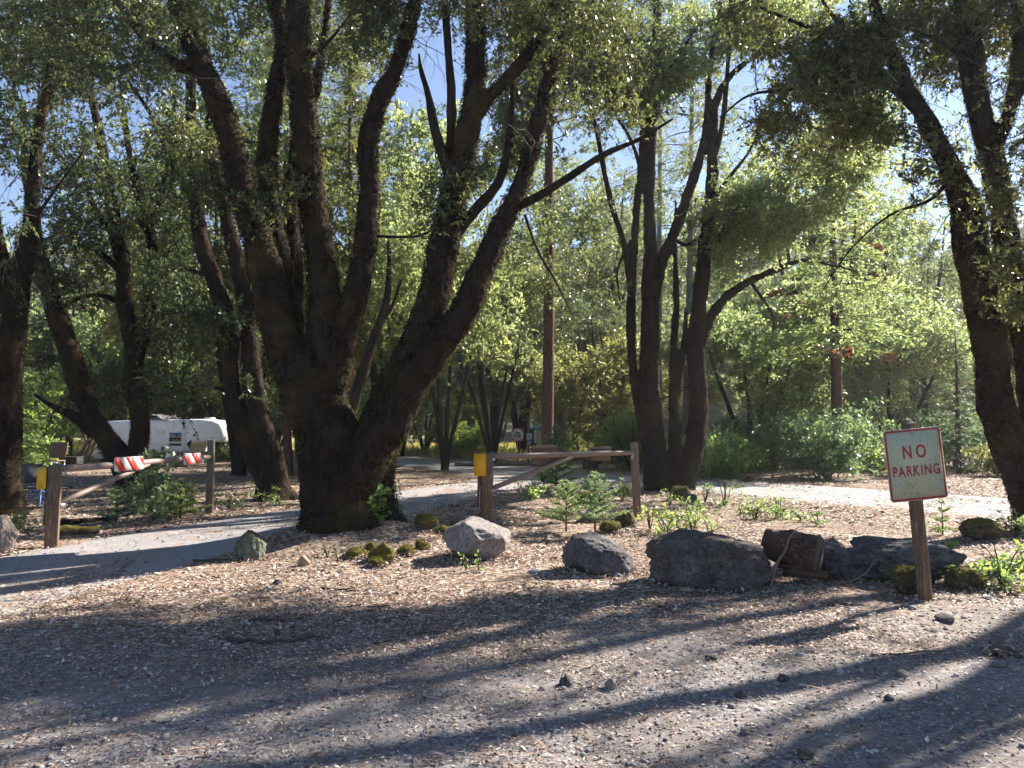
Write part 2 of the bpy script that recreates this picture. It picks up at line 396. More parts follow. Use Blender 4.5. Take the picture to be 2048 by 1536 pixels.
def m_scatter(name, stops, rough=.7, spec=.2, tr=0):
    t = NT(name); ri = t.n('NewGeometry').outputs['Random Per Island']
    c = t.ramp(ri, stops)
    return t.done(c, rough, None, spec)
def leafquads(p, d, n, L, W, fold=.2):
    s_ = norm(np.cross(d, n)); L = L[:, None]; W = W[:, None]
    a = p; b = p + d * L * .45 + s_ * W * .5 + n * W * fold; c = p + d * L; e = p + d * L * .45 - s_ * W * .5 + n * W * fold
    V = np.stack([a, b, c, e], 1).reshape(-1, 3)
    Q = np.arange(len(p) * 4).reshape(-1, 4)
    return V, Q
def frustum_points(n, d0, d1, power=1.0, pad=1.15):
    """ground points seen by the camera and a good way to each side"""
    u = rng.random(n); d = d0 * (d1 / d0) ** (u ** power)
    x = (rng.random(n) * 2 - 1) * d * (1024 / F) * pad
    return x, d
def litter():
    N = 580000
    x, y = frustum_points(N, 2.7, 32, .95, 1.3)
    P = np.stack([x, y, 0 * x], 1)
    rm = roadmask(x, y); pt = fbm(P, .5, 3, 41)
    dens = np.where(rm < 0, .06 + .4 * (fbm(P * np.array([1, .45, 1]), 1.1, 4, 77) > .02) + .6 * sstep((rm + .55) / .5), 1.)
    dens = dens * np.clip(.62 + 1.1 * fbm(P + 9, .8, 4, 55), .12, 1)
    dens = dens * np.clip(.14 + .95 * sstep((y - 4.6 + .1 * -x + 1.8 * pt) / 3.6), 0, 1)
    k = rng.random(N) < dens; x, y = x[k], y[k]; n = len(x)
    z = h(x, y) + rng.random(n) * .012 + .003 + np.where(roadmask(x, y) < 0, .02, 0)
    a = rng.random(n) * 2 * np.pi; tl = rng.normal(0, .22, n)
    d = np.stack([np.cos(a) * np.cos(tl), np.sin(a) * np.cos(tl), np.sin(tl)], 1)
    nn = norm(np.stack([rng.normal(0, .35, n), rng.normal(0, .35, n), np.ones(n)], 1))
    sc_ = np.clip(y / 7, .8, 2.2)
    L = rng.gamma(5.0, .0058, n).clip(.012, .07) * sc_; W = L * rng.uniform(.22, .55, n)
    V, Q = leafquads(np.stack([x, y, z], 1), d, nn, L, W, rng.uniform(-.35, .35, n)[:, None])
    mat = m_scatter('dry_leaf', [(0, (.09, .055, .04)), (.3, (.22, .145, .105)), (.6, (.42, .31, .24)), (.85, (.60, .48, .39)), (1, (.72, .64, .56))], .65, .3)
    if ROCKS:
        xs, ys, zs = [], [], []
        for (cx, cy, rx, ry, rz_) in ROCKS:
            m = int(1500 * (rx + ry) * 1.2); a = rng.random(m) * 6.283; q = rng.uniform(.86, 1.3, m) ; ex, ey = rx * q * np.cos(a), ry * q * np.sin(a)
            X = cx + ex * math.cos(rz_) - ey * math.sin(rz_); Y = cy + ex * math.sin(rz_) + ey * math.cos(rz_); xs.append(X); ys.append(Y); zs.append(h(X, Y) + np.clip(1.3 - q, 0, .4) * .12 * rng.random(m) + .004)
        X, Y, Z = map(np.concatenate, (xs, ys, zs)); n = len(X); a = rng.random(n) * 6.283; tl = rng.normal(0, .4, n); d = np.stack([np.cos(a) * np.cos(tl), np.sin(a) * np.cos(tl), np.sin(tl)], 1)
        V2, Q2 = leafquads(np.stack([X, Y, Z], 1), d, norm(rng.normal(0, .5, (n, 3)) + [0, 0, 1]), rng.uniform(.02, .05, n), rng.uniform(.01, .02, n), .2); Q = np.vstack([Q, Q2 + len(V)]); V = np.vstack([V, V2])
    props(mesh('leaf_litter', V, [Q], mat), kind='stuff')
ICO = None
def ico(sub):
    bm = bmesh.new(); bmesh.ops.create_icosphere(bm, subdivisions=sub, radius=1)
    V = np.array([v.co[:] for v in bm.verts]); T = np.array([[v.index for v in f.verts] for f in bm.faces]); bm.free(); return V, T
def gravel():
    V0, T0 = ico(1); n = 16000
    x, y = frustum_points(n, 2.7, 15, 1.0, 1.2)
    P = np.stack([x, y, 0 * x], 1); k = rng.random(n) < np.clip(1.1 - (y - 4) / 9 + .4 * fbm(P, .6, 3, 5), .07, 1); x, y = x[k], y[k]; n = len(x)
    z = h(x, y)
    s_ = rng.lognormal(-4.75, .42, n)[:, None] * np.clip(y / 6, .8, 1.6)[:, None] * np.stack([rng.uniform(.8, 1.5, n), rng.uniform(.7, 1.1, n), rng.uniform(.4, .8, n)], 1)
    a = rng.random(n) * 6.28; ca, sa = np.cos(a), np.sin(a)
    J = V0[None] * (1 + rng.normal(0, .13, (n, len(V0), 1))) * s_[:, None]
    X = J[..., 0] * ca[:, None] - J[..., 1] * sa[:, None] + x[:, None]; Y = J[..., 0] * sa[:, None] + J[..., 1] * ca[:, None] + y[:, None]
    Z = J[..., 2] + z[:, None] + s_[:, 2:3] * .35
    V = np.stack([X, Y, Z], -1).reshape(-1, 3); T = (T0[None] + (np.arange(n) * len(V0))[:, None, None]).reshape(-1, 3)
    mat = m_scatter('gravel_stone', [(0, (.10, .10, .11)), (.5, (.23, .22, .22)), (.85, (.38, .35, .33)), (1, (.58, .54, .50))], .85, .3)
    props(mesh('gravel', V, [T], mat), kind='stuff')
gravel()
def needles():
    n = 45000; x, y = frustum_points(n, 2.8, 22, 1.0, 1.2)
    P = np.stack([x, y, 0 * x], 1); k = rng.random(n) < np.clip((.25 + .5 * fbm(P, .7, 3, 99)) * np.clip((y - 3) / 4, .25, 1) + (roadmask(x, y) > 0) * .3, .02, 1); x, y = x[k], y[k]; n = len(x)
    a = rng.random(n) * 6.28; d = np.stack([np.cos(a), np.sin(a), rng.normal(0, .12, n)], 1)
    p = np.stack([x, y, h(x, y) + .012 + .015 * rng.random(n)], 1)
    L = rng.uniform(.05, .16, n); W = rng.uniform(.0025, .006, n) * np.clip(y / 6, 1, 2.5)
    tw = rng.random(n) < .05; L = np.where(tw, L * 1.6, L); W = np.where(tw, W * 2.2, W)
    V, Q = leafquads(p, d, np.tile([0, 0, 1.], (n, 1)), L, W, .2)
    mat = m_scatter('dry_needle', [(0, (.07, .04, .03)), (.5, (.22, .13, .085)), (1, (.42, .31, .23))], .8)
    props(mesh('pine_needle_litter', V, [Q], mat), kind='stuff')
needles()

# ------------------------------------------------------------------ rocks
def m_rock(name, a, b, moss=0.0, sc_=5):
    t = NT(name); o = t.obj(); f = t.noise(sc_, 9, .68, o, .4); g = t.noise(sc_ * 6, 5, .75, o)
    c = t.ramp(f, [(.34, a), (.66, b)]); c = t.mix(t.ramp(g, [(.35, .8), (.6, 0.)]), c, tuple(v * .45 for v in a))
    cr = t.n('TexVoronoi', {'Vector': t.n('Mapping', {'Vector': o, 'Scale': (1.4, 1.4, 2.0)}), 'Scale': 1.6}, feature='DISTANCE_TO_EDGE').outputs['Distance']
    crk = t.ramp(cr, [(.0, 0.), (.012, 1.)]); crk = t.mix(t.ramp(f, [(.42, 1.), (.5, 0.)]), (1., 1., 1.), crk)
    c = t.mix(crk, t.mix(.5, c, (.02, .018, .016)), c)
    if moss:
        nz = t.n('SeparateXYZ', {0: t.n('NewGeometry').outputs['Normal']}).outputs[2]
        s_ = t.n('Math', {0: nz, 1: t.noise(3.5, 5, .7, o)}, operation='ADD').outputs[0]
        ms = t.ramp(t.n('MapRange', {0: s_, 1: 1.25 - moss, 2: 1.5 - moss}).outputs[0], [(0, 0.), (1, 1.)])
        c = t.mix(ms, c, t.ramp(t.noise(45, 3, .7, o), [(.3, (.035, .03, .008)), (.7, (.17, .14, .03))]))
    lich = t.ramp(t.noise(11, 4, .6, o), [(.66, 0.), (.72, .6)])
    c = t.mix(lich, c, (.34, .34, .30))
    nb = t.bump(f, .7, .05); nb = t.bump(g, .6, .012, nb); nb = t.bump(crk, .3, .02, nb)
    return t.done(c, .93, nb, .2)
M['rockpale'] = m_rock('pale_rock', (.19, .165, .155), (.37, .33, .31))
M['rockdark'] = m_rock('dark_rock', (.075, .07, .072), (.20, .185, .18))
M['rockgrey'] = m_rock('grey_brown_rock', (.07, .060, .054), (.20, .17, .15), 0)
M['rockgreen'] = m_rock('lichen_rock', (.10, .11, .085), (.24, .245, .19), .25)
M['rockmoss'] = m_rock('mossy_rock', (.05, .04, .03), (.17, .14, .10), .62)
M['rocktan'] = m_rock('tan_rock', (.28, .22, .17), (.50, .41, .33))
RV, RT = ico(5); ROCKS = []
def fuzz(buf_pts, nrm, n, L, seed, spread=.5):
    r = np.random.default_rng(seed); i = r.integers(0, len(buf_pts), n)
    p = buf_pts[i] + r.normal(0, .012, (n, 3)); d = norm(nrm[i] + r.normal(0, spread, (n, 3)) + np.array([0, 0, -.1]))
    nn = norm(r.normal(0, 1, (n, 3))); LL = r.uniform(.5, 1.2, n) * L
    return leafquads(p, d, nn, LL, LL * r.uniform(.25, .5, n), .15)
def rock(name, label, px, py, wpx, hpx, seed, mat, depth=.75, planes=None, nplanes=14, rough=.085, rz=0, sink=.18, mossfuzz=0, group=None, sub=None, base=None, cat='rock', sharp=.93):
    g = G(px, py) if base is None else np.array(base)
    d = g[1] / 1.0
    W = wpx * d / F; H = hpx * d / F
    r = np.random.default_rng(seed)
    V0, T0 = (RV, RT) if sub is None else ico(sub)
    if planes is None:
        nrm = norm(r.normal(0, 1, (nplanes, 3))); c = r.uniform(.72, 1.0, nplanes)
    else:
        nrm = norm([p[:3] for p in planes]); c = np.array([p[3] for p in planes])
        extra = norm(r.normal(0, 1, (6, 3))); nrm = np.vstack([nrm, extra]); c = np.concatenate([c, r.uniform(.9, 1.05, 6)])
    dd = V0 @ nrm.T
    rad = np.where(dd > .05, c[None] / np.maximum(dd, .05), 9.)
    rad = np.minimum(rad, 1.25)
    kk = 22
    rs = -np.log(np.exp(-kk * rad).sum(1)) / kk
    rad = rad.min(1) * sharp + rs * (1 - sharp)
    V = V0 * rad[:, None]
    V = V * (1 + rough * fbm(V + seed * 3.1, 1.7, 5, seed))[:, None]
    V = V + V0 * (rough * .9 * np.abs(fbm(V * [1, 1, 1.8] + seed, 4.5, 5, seed + 3)))[:, None]
    rg = 1 - np.abs(fbm(V * [1.2, 1.2, 2.2] + seed * 7, 2.1, 3, seed + 31)); V = V - V0 * (rough * 1.1 * np.clip(rg, 0, 1) ** 6)[:, None]
    mn, mx = V.min(0), V.max(0); V = (V - (mn + mx) / 2) / ((mx - mn) / 2)
    V = V * np.array([W / 2, W / 2 * depth, H / 2 * (1 + sink)])
    V[:, 2] += H / 2 * (1 - sink)
    ca, sa = math.cos(rz), math.sin(rz); V = np.stack([V[:, 0] * ca - V[:, 1] * sa, V[:, 0] * sa + V[:, 1] * ca, V[:, 2]], 1)
    o = mesh(name, V, [T0], mat, None, W < .25)
    o.location = (g[0], g[1] + W / 2 * depth * .6, g[2])
    props(o, label, cat, group)
    if W > .2: ROCKS.append((g[0], g[1] + W / 2 * depth * .6, W / 2, W / 2 * depth, rz))
    if mossfuzz:
        nn = norm(V0 * np.array([1, 1, 1])); top = V[:, 2] > H * .12
        vv, qq = fuzz(V[top], nn[top], mossfuzz, .017 if mossfuzz < 2400 else .013, seed)
        mesh('moss', vv, [qq], M['greenmoss'], o)
    return o
B = 'boulders along the edge of the leaf covered verge'
rock('boulder', 'dark greenish grey boulder at the road edge left of the mossy oak', 494, 1122, 62, 60, 3, M['rockgreen'], .9, nplanes=16, sink=.5, group=B)
rock('boulder', 'pale sunlit slab-topped boulder in front of the yellow plated gate post', 950, 1124, 142, 82, 5, M['rockpale'], .75,
     planes=[(.42, -.15, .85, .62), (-.75, -.35, .35, .80), (-.35, -.9, .12, .74), (.35, -.85, -.25, .72), (.9, -.1, -.1, .95), (.3, -.7, .42, .74), (-.5, 0, .8, .86), (0, 1, 0, .8), (-.3, -.5, -.8, .8), (.6, -.2, .62, .8)], sharp=.99, rough=.045, group=B)
rock('boulder', 'dark angular boulder with a light sloping right side, between the pale and the largest boulder', 1202, 1150, 150, 76, 8, M['rockdark'], .75,
     planes=[(.55, -.15, .7, .52), (-.95, -.2, .1, .86), (-.5, -.85, .15, .72), (.3, -.9, .1, .68), (-.1, -.2, .95, .86), (.75, -.5, .2, .78), (0, 1, 0, .8), (.2, -.75, .55, .66)], sharp=.995, rough=.06, group=B)
rock('boulder', 'largest boulder of the row, long and dark with a rounded top', 1432, 1180, 252, 112, 13, M['rockgrey'], .55,
     planes=[(.15, -.1, .95, .80), (-.6, -.3, .7, .84), (.35, 0, .9, .66), (-.9, -.3, .1, .93), (0, -1, .05, .72), (.5, -.8, .1, .82), (.95, -.2, .1, .95), (0, 1, 0, .8), (-.4, -.85, .25, .78)], rough=.07, group=B)
rock('boulder', 'grey boulder just right of the split log', 1682, 1160, 92, 80, 17, M['rockdark'], .8,
     planes=[(.6, -.2, .6, .62), (-.2, -.3, .9, .9), (0, -1, 0, .75), (.9, 0, -.2, .9), (0, 1, 0, .8)], group=B)
rock('boulder', 'wide flat dark boulder lying behind the no parking post', 1828, 1170, 232, 84, 21, M['rockdark'], .6,
     planes=[(.05, -.1, .98, .72), (-.7, -.2, .6, .84), (.5, -.1, .8, .78), (0, -.95, .25, .78), (.5, -.8, .3, .82), (-.5, -.8, -.2, .76), (.2, -.9, -.4, .74), (0, 1, 0, .8)], sharp=.98, rough=.10, group=B)
rock('boulder', 'dark mossy boulder at the foot of the no parking post', 1822, 1196, 66, 62, 23, M['rockmoss'], .9, mossfuzz=1200, rough=.13, group=B)
rock('boulder', 'low mossy dark boulder right of the no parking post under the leafy seedlings', 1945, 1184, 92, 46, 27, M['rockmoss'], .7, mossfuzz=1200, rough=.13, group=B)
rock('boulder', 'golden brown mossy boulder lying between the road and the flat boulder', 1977, 1084, 84, 46, 29, M['rockmoss'], .8, group=B)
rock('boulder', 'brown mossy boulder against the foot of the grey gate rest post', 1252, 1054, 44, 34, 31, M['rockmoss'], .9)
rock('rock', 'small mossy rock in front of the brown mossy boulder by the rest post', 1222, 1068, 44, 24, 33, M['rockmoss'], .9, mossfuzz=1200)
rock('rock', 'low tan rock behind the two young firs', 1190, 1044, 56, 26, 35, M['rocktan'], .8)
rock('rock', 'moss topped blocky rock at the right foot of the mossy oak', 850, 1062, 50, 32, 37, M['rockmoss'], .9, mossfuzz=2200)
rock('rock', 'small tan rounded rock above the pale boulder', 916, 1048, 26, 22, 39, M['rocktan'], .9, nplanes=24)
rock('rock', 'low mossy rock between the blocky mossy rock and the pale boulder', 882, 1068, 34, 16, 41, M['rockmoss'], .9, mossfuzz=900)
rock('rock', 'dark mossy rock in front of the many stemmed oak', 1362, 1000, 42, 28, 43, M['rockmoss'], .9)
rock('rock', 'grey lumpy rock in front of the many stemmed oak, right of the dark mossy one', 1386, 1010, 34, 22, 45, M['rockgrey'], .9)
rock('rock', 'dark rock sunk in moss beside the left foot of the many stemmed oak', 1246, 988, 30, 14, 47, M['rockmoss'], .9)
rock('rock', 'long dark mossy rock behind the young firs', 1180, 1010, 62, 26, 49, M['rockmoss'], .9)
rock('rock', 'brown rock across the road under the large blue green shrub', 1500, 964, 24, 13, 51, M['rockmoss'], .9)
rock('boulder', 'pale boulder across the road under the dark conifers', 1952, 946, 44, 16, 53, M['rockgreen'], .9)
rock('boulder', 'pale tall rock cut by the left edge of the photo beside the road', -6, 1110, 62, 78, 55, M['rocktan'], .7)
MG = 'small moss cushioned rocks at the foot of the mossy oak'
for i, (x, y, w, hh, lb) in enumerate([(709, 1118, 54, 20, 'flat golden green moss cushion, leftmost at the foot of the oak'), (762, 1126, 58, 40, 'tallest golden green moss cushion, nearest at the foot of the oak'),
                                 (752, 1084, 34, 18, 'dull moss cushion tucked against the oak roots'), (811, 1087, 36, 20, 'golden moss cushion in the middle of the row right of the oak'),
                                 (844, 1087, 30, 18, 'golden moss cushion at the right end of the row by the oak'), (742, 1104, 30, 22, 'round moss cushion behind the tallest one by the oak')]):
    rock('mossy_rock', lb, x, y, w, hh, 60 + i, M['rockmoss'], 1.1, nplanes=14, rough=.16, sink=.55, mossfuzz=3200, group=MG, sub=4)
SG = 'loose stones lying on the gravel'
for i, (x, y, w, hh, m, lb) in enumerate([
        (242, 1355, 22, 13, 'rockpale', 'pinkish pale stone beside a smaller one on the left gravel'), (256, 1347, 12, 9, 'rockpale', 'tiny pale stone touching the pinkish one on the left gravel'),
        (1133, 1372, 28, 19, 'rockdark', 'grey stone left of the tan stone in the middle of the gravel'), (1223, 1378, 24, 18, 'rocktan', 'tan stone right of the grey stone in the middle of the gravel'),
        (1375, 1187, 26, 11, 'rocktan', 'white stone at the foot of the largest boulder'), (1810, 1356, 30, 13, 'rockpale', 'pale flat stone on the gravel below the no parking post'),
        (1780, 1402, 20, 12, 'rockdark', 'small dark stone below the pale flat stone'), (2012, 1312, 56, 14, 'rockgrey', 'wide flat grey stone at the right edge of the gravel'),
        (2002, 1336, 28, 11, 'rockpale', 'pale stone just below the wide flat stone on the right'), (1615, 1520, 34, 22, 'rockgrey', 'grey stone at the bottom edge of the photo'),
        (1570, 1362, 26, 12, 'rockdark', 'dark bluish stone half sunk in the shade of the gravel'), (1150, 1218, 22, 10, 'rockdark', 'small grey stone in front of the dark angular boulder'),
        (553, 1170, 22, 10, 'rockgrey', 'small grey stone on the sunlit litter below the oak'), (270, 1231, 16, 9, 'rockpale', 'small white stone near the edge of the road shade'),
        (553, 1272, 12, 14, 'rockgrey', 'upright little stone among the dead sticks'), (1425, 1320, 28, 10, 'rockgrey', 'low stone in the band of shade before the largest boulder'),
        (1895, 1245, 40, 14, 'rockdark', 'flat dark stone in front of the no parking post base'), (1480, 1396, 16, 14, 'rockgrey', 'small brown stone in the middle of the right gravel'),
        (605, 1132, 26, 20, 'rocktan', 'pale chunky stone on the litter left of the flat moss cushion'), (1492, 1470, 22, 12, 'rockpale', 'pale pebble near the bottom of the photo')]):
    rock('stone', lb, x, y, w, hh, 90 + i, M[m], .9, nplanes=12, group=SG, sub=3, sink=.3, cat='stone')
# mossy logs by the left gate
def log(name, label, a, b, r0, r1, mat, seed, cat='log', endm=None, group=None, bump=.12, k=20, n=10):
    a, b = np.array(a), np.array(b); pts = np.linspace(a, b, 5) + np.random.default_rng(seed).normal(0, r0 * .06, (5, 3)) - a
    t = thing(name, label, cat, a, group); bf = Buf()
    bf.tube(pts, np.linspace(r0, r1, 5), k, n, True, bump, seed, 4 / max(r0 * 8, .3)); bf.make('bark', mat, t, smooth=True)
    if endm:
        for q, (p, r) in enumerate(((pts[0], r0), (pts[-1], r1))):
            d = norm(pts[-1] - pts[0]) * (1 if q else -1); e = Buf(); e.tube([p, p + d * .012], [r * .93, r * .9], k, 1, True, .03, seed); e.make('cut_end', endm, t)
    return t
g = G(125, 1052); log('mossy_log', 'dark mossy log lying behind the left gate post, the farther one', g + [-.1, 0, .04], g + [.45, .9, .03], .065, .04, M['oakbark2'], 3, bump=.3)
g = G(112, 1075); log('mossy_log', 'short moss topped log lying just behind the left gate post', g + [-.2, .1, .05], g + [.36, .5, .05], .09, .07, M['rockmoss'], 5, bump=.28)
g = G(1180, 938); log('tree_stump', 'reddish cut tree stump across the road behind the gate', g, g + [0.02, 0, .42], .32, .27, M['pinebark'], 6, 'stump', M['cutwood'])
g = G(1215, 925); log('fallen_log', 'thin fallen log lying beyond the road near the stump', g + [-2.6, 1.2, .1], g + [3.5, 4., .2], .09, .06, M['greybark'], 8, 'log')
g = G(1000, 933); log('fallen_log', 'pale fallen log along the far road edge before the fee sign', g + [-2, .3, .08], g + [3.2, .5, .08], .08, .06, M['greybark'], 9, 'log')
# split log resting on the boulders
g = G(1588, 1165)
t = thing('split_log', 'short weathered split log propped between the largest boulder and the grey one', 'log', g + [0, .05, 0])
bf = Buf(); pts = np.array([(-.22, .18, .375), (-.08, .08, .35), (.10, -.04, .315), (.23, -.12, .295)])
bf.tube(pts, [.155, .185, .21, .215], 36, 14, True, .14, 5, 9); bf.make('bark', M['logwood'], t, smooth=False)
d_ = norm(pts[-1] - pts[0]); e = Buf(); e.tube([pts[-1] - d_ * .01, pts[-1] + d_ * .02], [.20, .195], 36, 1, True, .04, 2)
for ang in (.3, 1.5, 2.9, 4.4):
    pass
e.make('cut_end', M['cutwood'], t)
e = Buf(); e.box((.08, -.16, .11), (.44, .07, .08), -.25, .05); e.box((.0, -.14, .17), (.42, .06, .04), -.3, .08); e.make('split_slab', M['logwood'], t)
b2 = Buf()
V = [(.30, -.225, .36)]
for k_, (a0, L0) in enumerate([(.4, .16), (1.9, .185), (3.6, .15), (5.0, .12)]):
    v1 = pts[-1] + d_ * .021; u1 = norm(np.cross(d_, [0, 0, 1])); w1 = np.cross(u1, d_)
    v2 = v1 + (u1 * math.cos(a0) + w1 * math.sin(a0)) * L0; b2.tube([v1, v2], [.006, .002], 4)
b2.make('drying_crack', M['black'], t)

# ------------------------------------------------------------------ sticks
def stick(label, px, py, L, ang, r=.012, lift=.015, up=0., mat='twig', seed=0, group='dead sticks on the ground', forks=1, name='dead_stick', base=None):
    g = G(px, py) if base is None else np.array(base); rr = np.random.default_rng(seed)
    t = props(bpy.data.objects.new('x', None)); bpy.data.objects.remove(t)
    n = 6; s_ = np.linspace(0, 1, n)
    D = np.array([math.cos(ang) * math.cos(up), math.sin(ang) * math.cos(up), math.sin(up)])
    pts = s_[:, None] * D * L + rr.normal(0, L * .02, (n, 3)) + np.array([0, 0, lift]); pts[:, 2] = np.maximum(pts[:, 2], lift * .6)
    bf = Buf(); bf.tube(pts, np.linspace(r, r * .5, n), 7, 4, True, .2, seed, 12)
    for f in range(forks):
        i = rr.integers(2, 5); dd = norm(D + rr.normal(0, .5, 3) * [1, 1, .3]); q = pts[i] + np.linspace(0, 1, 4)[:, None] * dd * L * .3
        q[:, 2] = np.maximum(q[:, 2], lift * .5); bf.tube(q, np.linspace(r * .6, r * .2, 4), 5, 2, True, .1, seed)
    o = bf.make(name, M[mat], None, smooth=True); o.location = g; props(o, label, 'stick', group); return o
for i, a in enumerate([('curved stick in the sun below the moss cushions', 640, 1178, .42, -.35, .014), ('thick dark stick, left one of the pair at the middle left', 455, 1282, .34, -.25, .02),
    ('stick leaning right next to the thick dark stick', 520, 1290, .36, .35, .014), ('straight dark stick above the stick pair', 495, 1245, .45, .12, .016), ('short stick right of the stick pair', 585, 1276, .3, -.1, .011),
    ('thin stick lying flat before the pale boulder', 1065, 1205, .7, .05, .008), ('pale thin stick lying on the right gravel', 1745, 1313, .5, .06, .009), ('short dark stub of wood before the split log', 1660, 1212, .3, -.05, .022),
    ('long thin stick below the largest boulder', 1300, 1190, .7, .1, .008), ('dark stick in the shade at the road edge', 385, 1124, .4, .25, .016), ('thin stick before the oak at the road verge', 700, 1215, .35, -.1, .007),
    ('tiny stick above the dark shade band, mid gravel', 830, 1270, .25, -.05, .008)]):
    stick(a[0], a[1], a[2], a[3], a[4], a[5], seed=i + 3)
# branch leaning on the split log
g = G(1545, 1182)
bf = Buf(); pts = np.array([(0, 0, .0), (.10, .10, .22), (.22, .14, .38), (.25, .12, .50), (.36, .14, .62)]); bf.tube(pts, [.016, .015, .013, .010, .004], 7, 5, True, .25, 4, 10)
bf.tube([pts[2], pts[2] + [-.05, 0, .12]], [.008, .003], 5); bf.tube([pts[3], pts[3] + [.09, 0, .03]], [.007, .003], 5)
o = bf.make('leaning_branch', M['deadtwig'], smooth=True); o.location = g + [0, .08, 0]; props(o, 'crooked lichen pale branch leaning on the split log', 'branch')
g = G(1660, 1170); bf = Buf(); bf.tube([(0, 0, .03), (.2, -.05, .05), (.38, -.02, .14), (.48, .02, .26)], [.010, .009, .008, .004], 6, 4); o = bf.make('curved_twig', M['deadtwig'], smooth=True); o.location = g; props(o, 'curved thin twig at the foot of the grey boulder right of the log', 'twig')

litter()
# ------------------------------------------------------------------ trees
def shadow_ok(C):
    """how strongly a leaf cluster is wanted, judged by where its shadow would land on the ground"""
    k = C[:, 2] / math.tan(SUN_EL)
    X = C[:, 0] - k * math.sin(SUN_AZ); Y = C[:, 1] - k * math.cos(SUN_AZ)
    px, py, f = to_px(np.stack([X, Y, 0 * X], 1))
    p = np.ones(len(C))
    def zone(x0, x1, y0, y1, v):
        nonlocal p
        p = np.where((f > 1) & (px > x0) & (px < x1) & (py > y0) & (py < y1), np.minimum(p, v), p)
    zone(980, 2000, 965, 1120, .10); zone(820, 1500, 1060, 1200, .12); zone(760, 1050, 935, 985, .25)
    zone(600, 900, 1100, 1220, .15); zone(-200, 620, 1010, 1160, .12); zone(300, 1300, 1200, 1300, .5)
    zone(1300, 2300, 1230, 1600, .6)
    return p
def sample_clusters(blobs, seed):
    r = np.random.default_rng(seed); out = []
    for (px, py, rx, ry, d0, d1, n) in blobs:
        n = int(n * 2.4)
        m = n * 4
        a = r.random(m) * 6.283; q = np.sqrt(r.random(m))
        x = px + rx * q * np.cos(a); y = py + ry * q * np.sin(a)
        d = r.uniform(d0, d1, m)
        C = np.array([P3(xx, yy, dd) for xx, yy, dd in zip(x, y, d)])
        # light gaps: clumped density
        w = shadow_ok(C) * np.clip(.5 + 1.5 * vnoise(C, .55, seed), .05, 1)
        k = np.argsort(-(w * (.3 + r.random(m))))[:n]
        k = k[w[k] > r.random(len(k)) * .30]
        out.append(C[k])
    return np.concatenate(out) if out else np.zeros((0, 3))
def leafcloud(C, seed, twigs=6, m=12, L=.07, W=.032, tl=.5, up=.25, droop=.12, twigbuf=None, twr=.004):
    """twigs with alternate leaves about each cluster centre"""
    r = np.random.default_rng(seed); n = len(C) * twigs
    st = np.repeat(C, twigs, 0) + r.normal(0, tl * .22, (n, 3))
    d = norm(r.normal(0, 1, (n, 3)) + np.array([0, 0, up])); ln = tl * r.uniform(.5, 1.25, n)
    u = (np.arange(m) + .5) / m
    u = np.clip(u[None] + r.normal(0, .04, (n, m)), .05, 1)
    P = st[:, None] + d[:, None] * (ln[:, None] * u)[..., None]; P[..., 2] -= droop * u ** 2 * ln[:, None]
    side = norm(np.cross(d, r.normal(0, 1, (n, 3))))
    sg = np.where(np.arange(m) % 2, 1, -1)[None, :, None]
    D = norm(d[:, None] * .7 + side[:, None] * sg * .8 + r.normal(0, .35, (n, m, 3)) + np.array([0, 0, -.1])).reshape(-1, 3)
    N = norm(r.normal(0, .75, (n * m, 3)) + np.array([0, 0, .8])); N = norm(N - D * (N * D).sum(1, keepdims=True))
    LL = L * r.uniform(.45, 1.45, n * m)
    V, Q = leafquads(P.reshape(-1, 3), D, N, LL, W / L * LL * r.uniform(.8, 1.2, n * m), .18)
    if twigbuf is not None:
        e = st + d * ln[:, None]; e[:, 2] -= droop * ln
        thin_sticks(twigbuf, st, e, twr)
    return V, Q
def thin_sticks(bf, A, Bp, r):
    n = len(A); d = norm(Bp - A); s_ = norm(np.cross(d, [0.3, 0.2, 1.])); t_ = np.cross(d, s_)
    off = [s_, -.5 * s_ + .87 * t_, -.5 * s_ - .87 * t_]
    V = np.stack([A + o * r for o in off] + [Bp + o * r * .4 for o in off], 1).reshape(-1, 3)
    b = (np.arange(n) * 6)[:, None, None]
    Q = (np.array([(0, 1, 4, 3), (1, 2, 5, 4), (2, 0, 3, 5)])[None] + b).reshape(-1, 4)
    bf.add(V, Q)
def grow(bf, nodes, rads, C, seed, rmax=.05, k=5):
    """join every cluster to the nearest piece of the tree with a crooked branch"""
    r = np.random.default_rng(seed)
    NP = np.zeros((len(nodes) + len(C) * 6 + 10, 3)); NR = np.zeros(len(NP)); n = len(nodes)
    NP[:n] = nodes; NR[:n] = rads
    D0 = np.array([np.min(((nodes - c) ** 2).sum(1)) for c in C]) if len(C) else []
    for ci in np.argsort(D0):
        c = C[ci]; d2 = ((NP[:n] - c) ** 2).sum(1) * (1 + .6 * (NP[:n, 2] > c[2] + .3)); j = int(np.argmin(d2))
        a = NP[j]; dist = math.sqrt(((a - c) ** 2).sum())
        if dist < .05: continue
        m = 5; u = np.linspace(0, 1, m)[:, None]
        pts = a + (c - a) * u + r.normal(0, .07 * dist, (m, 3)) * np.sin(u * np.pi); pts[:, 2] += (.10 * dist * np.sin(u * np.pi))[:, 0]
        r0 = min(NR[j] * .55, .006 + .009 * dist, rmax); r0 = max(r0, .005); rr = np.linspace(r0, max(.0035, r0 * .35), m)
        bf.tube(pts, rr, k, 2 if dist > 1 else 1, False)
        NP[n:n + m - 1] = pts[1:]; NR[n:n + m - 1] = rr[1:]; n += m - 1
RS = .83
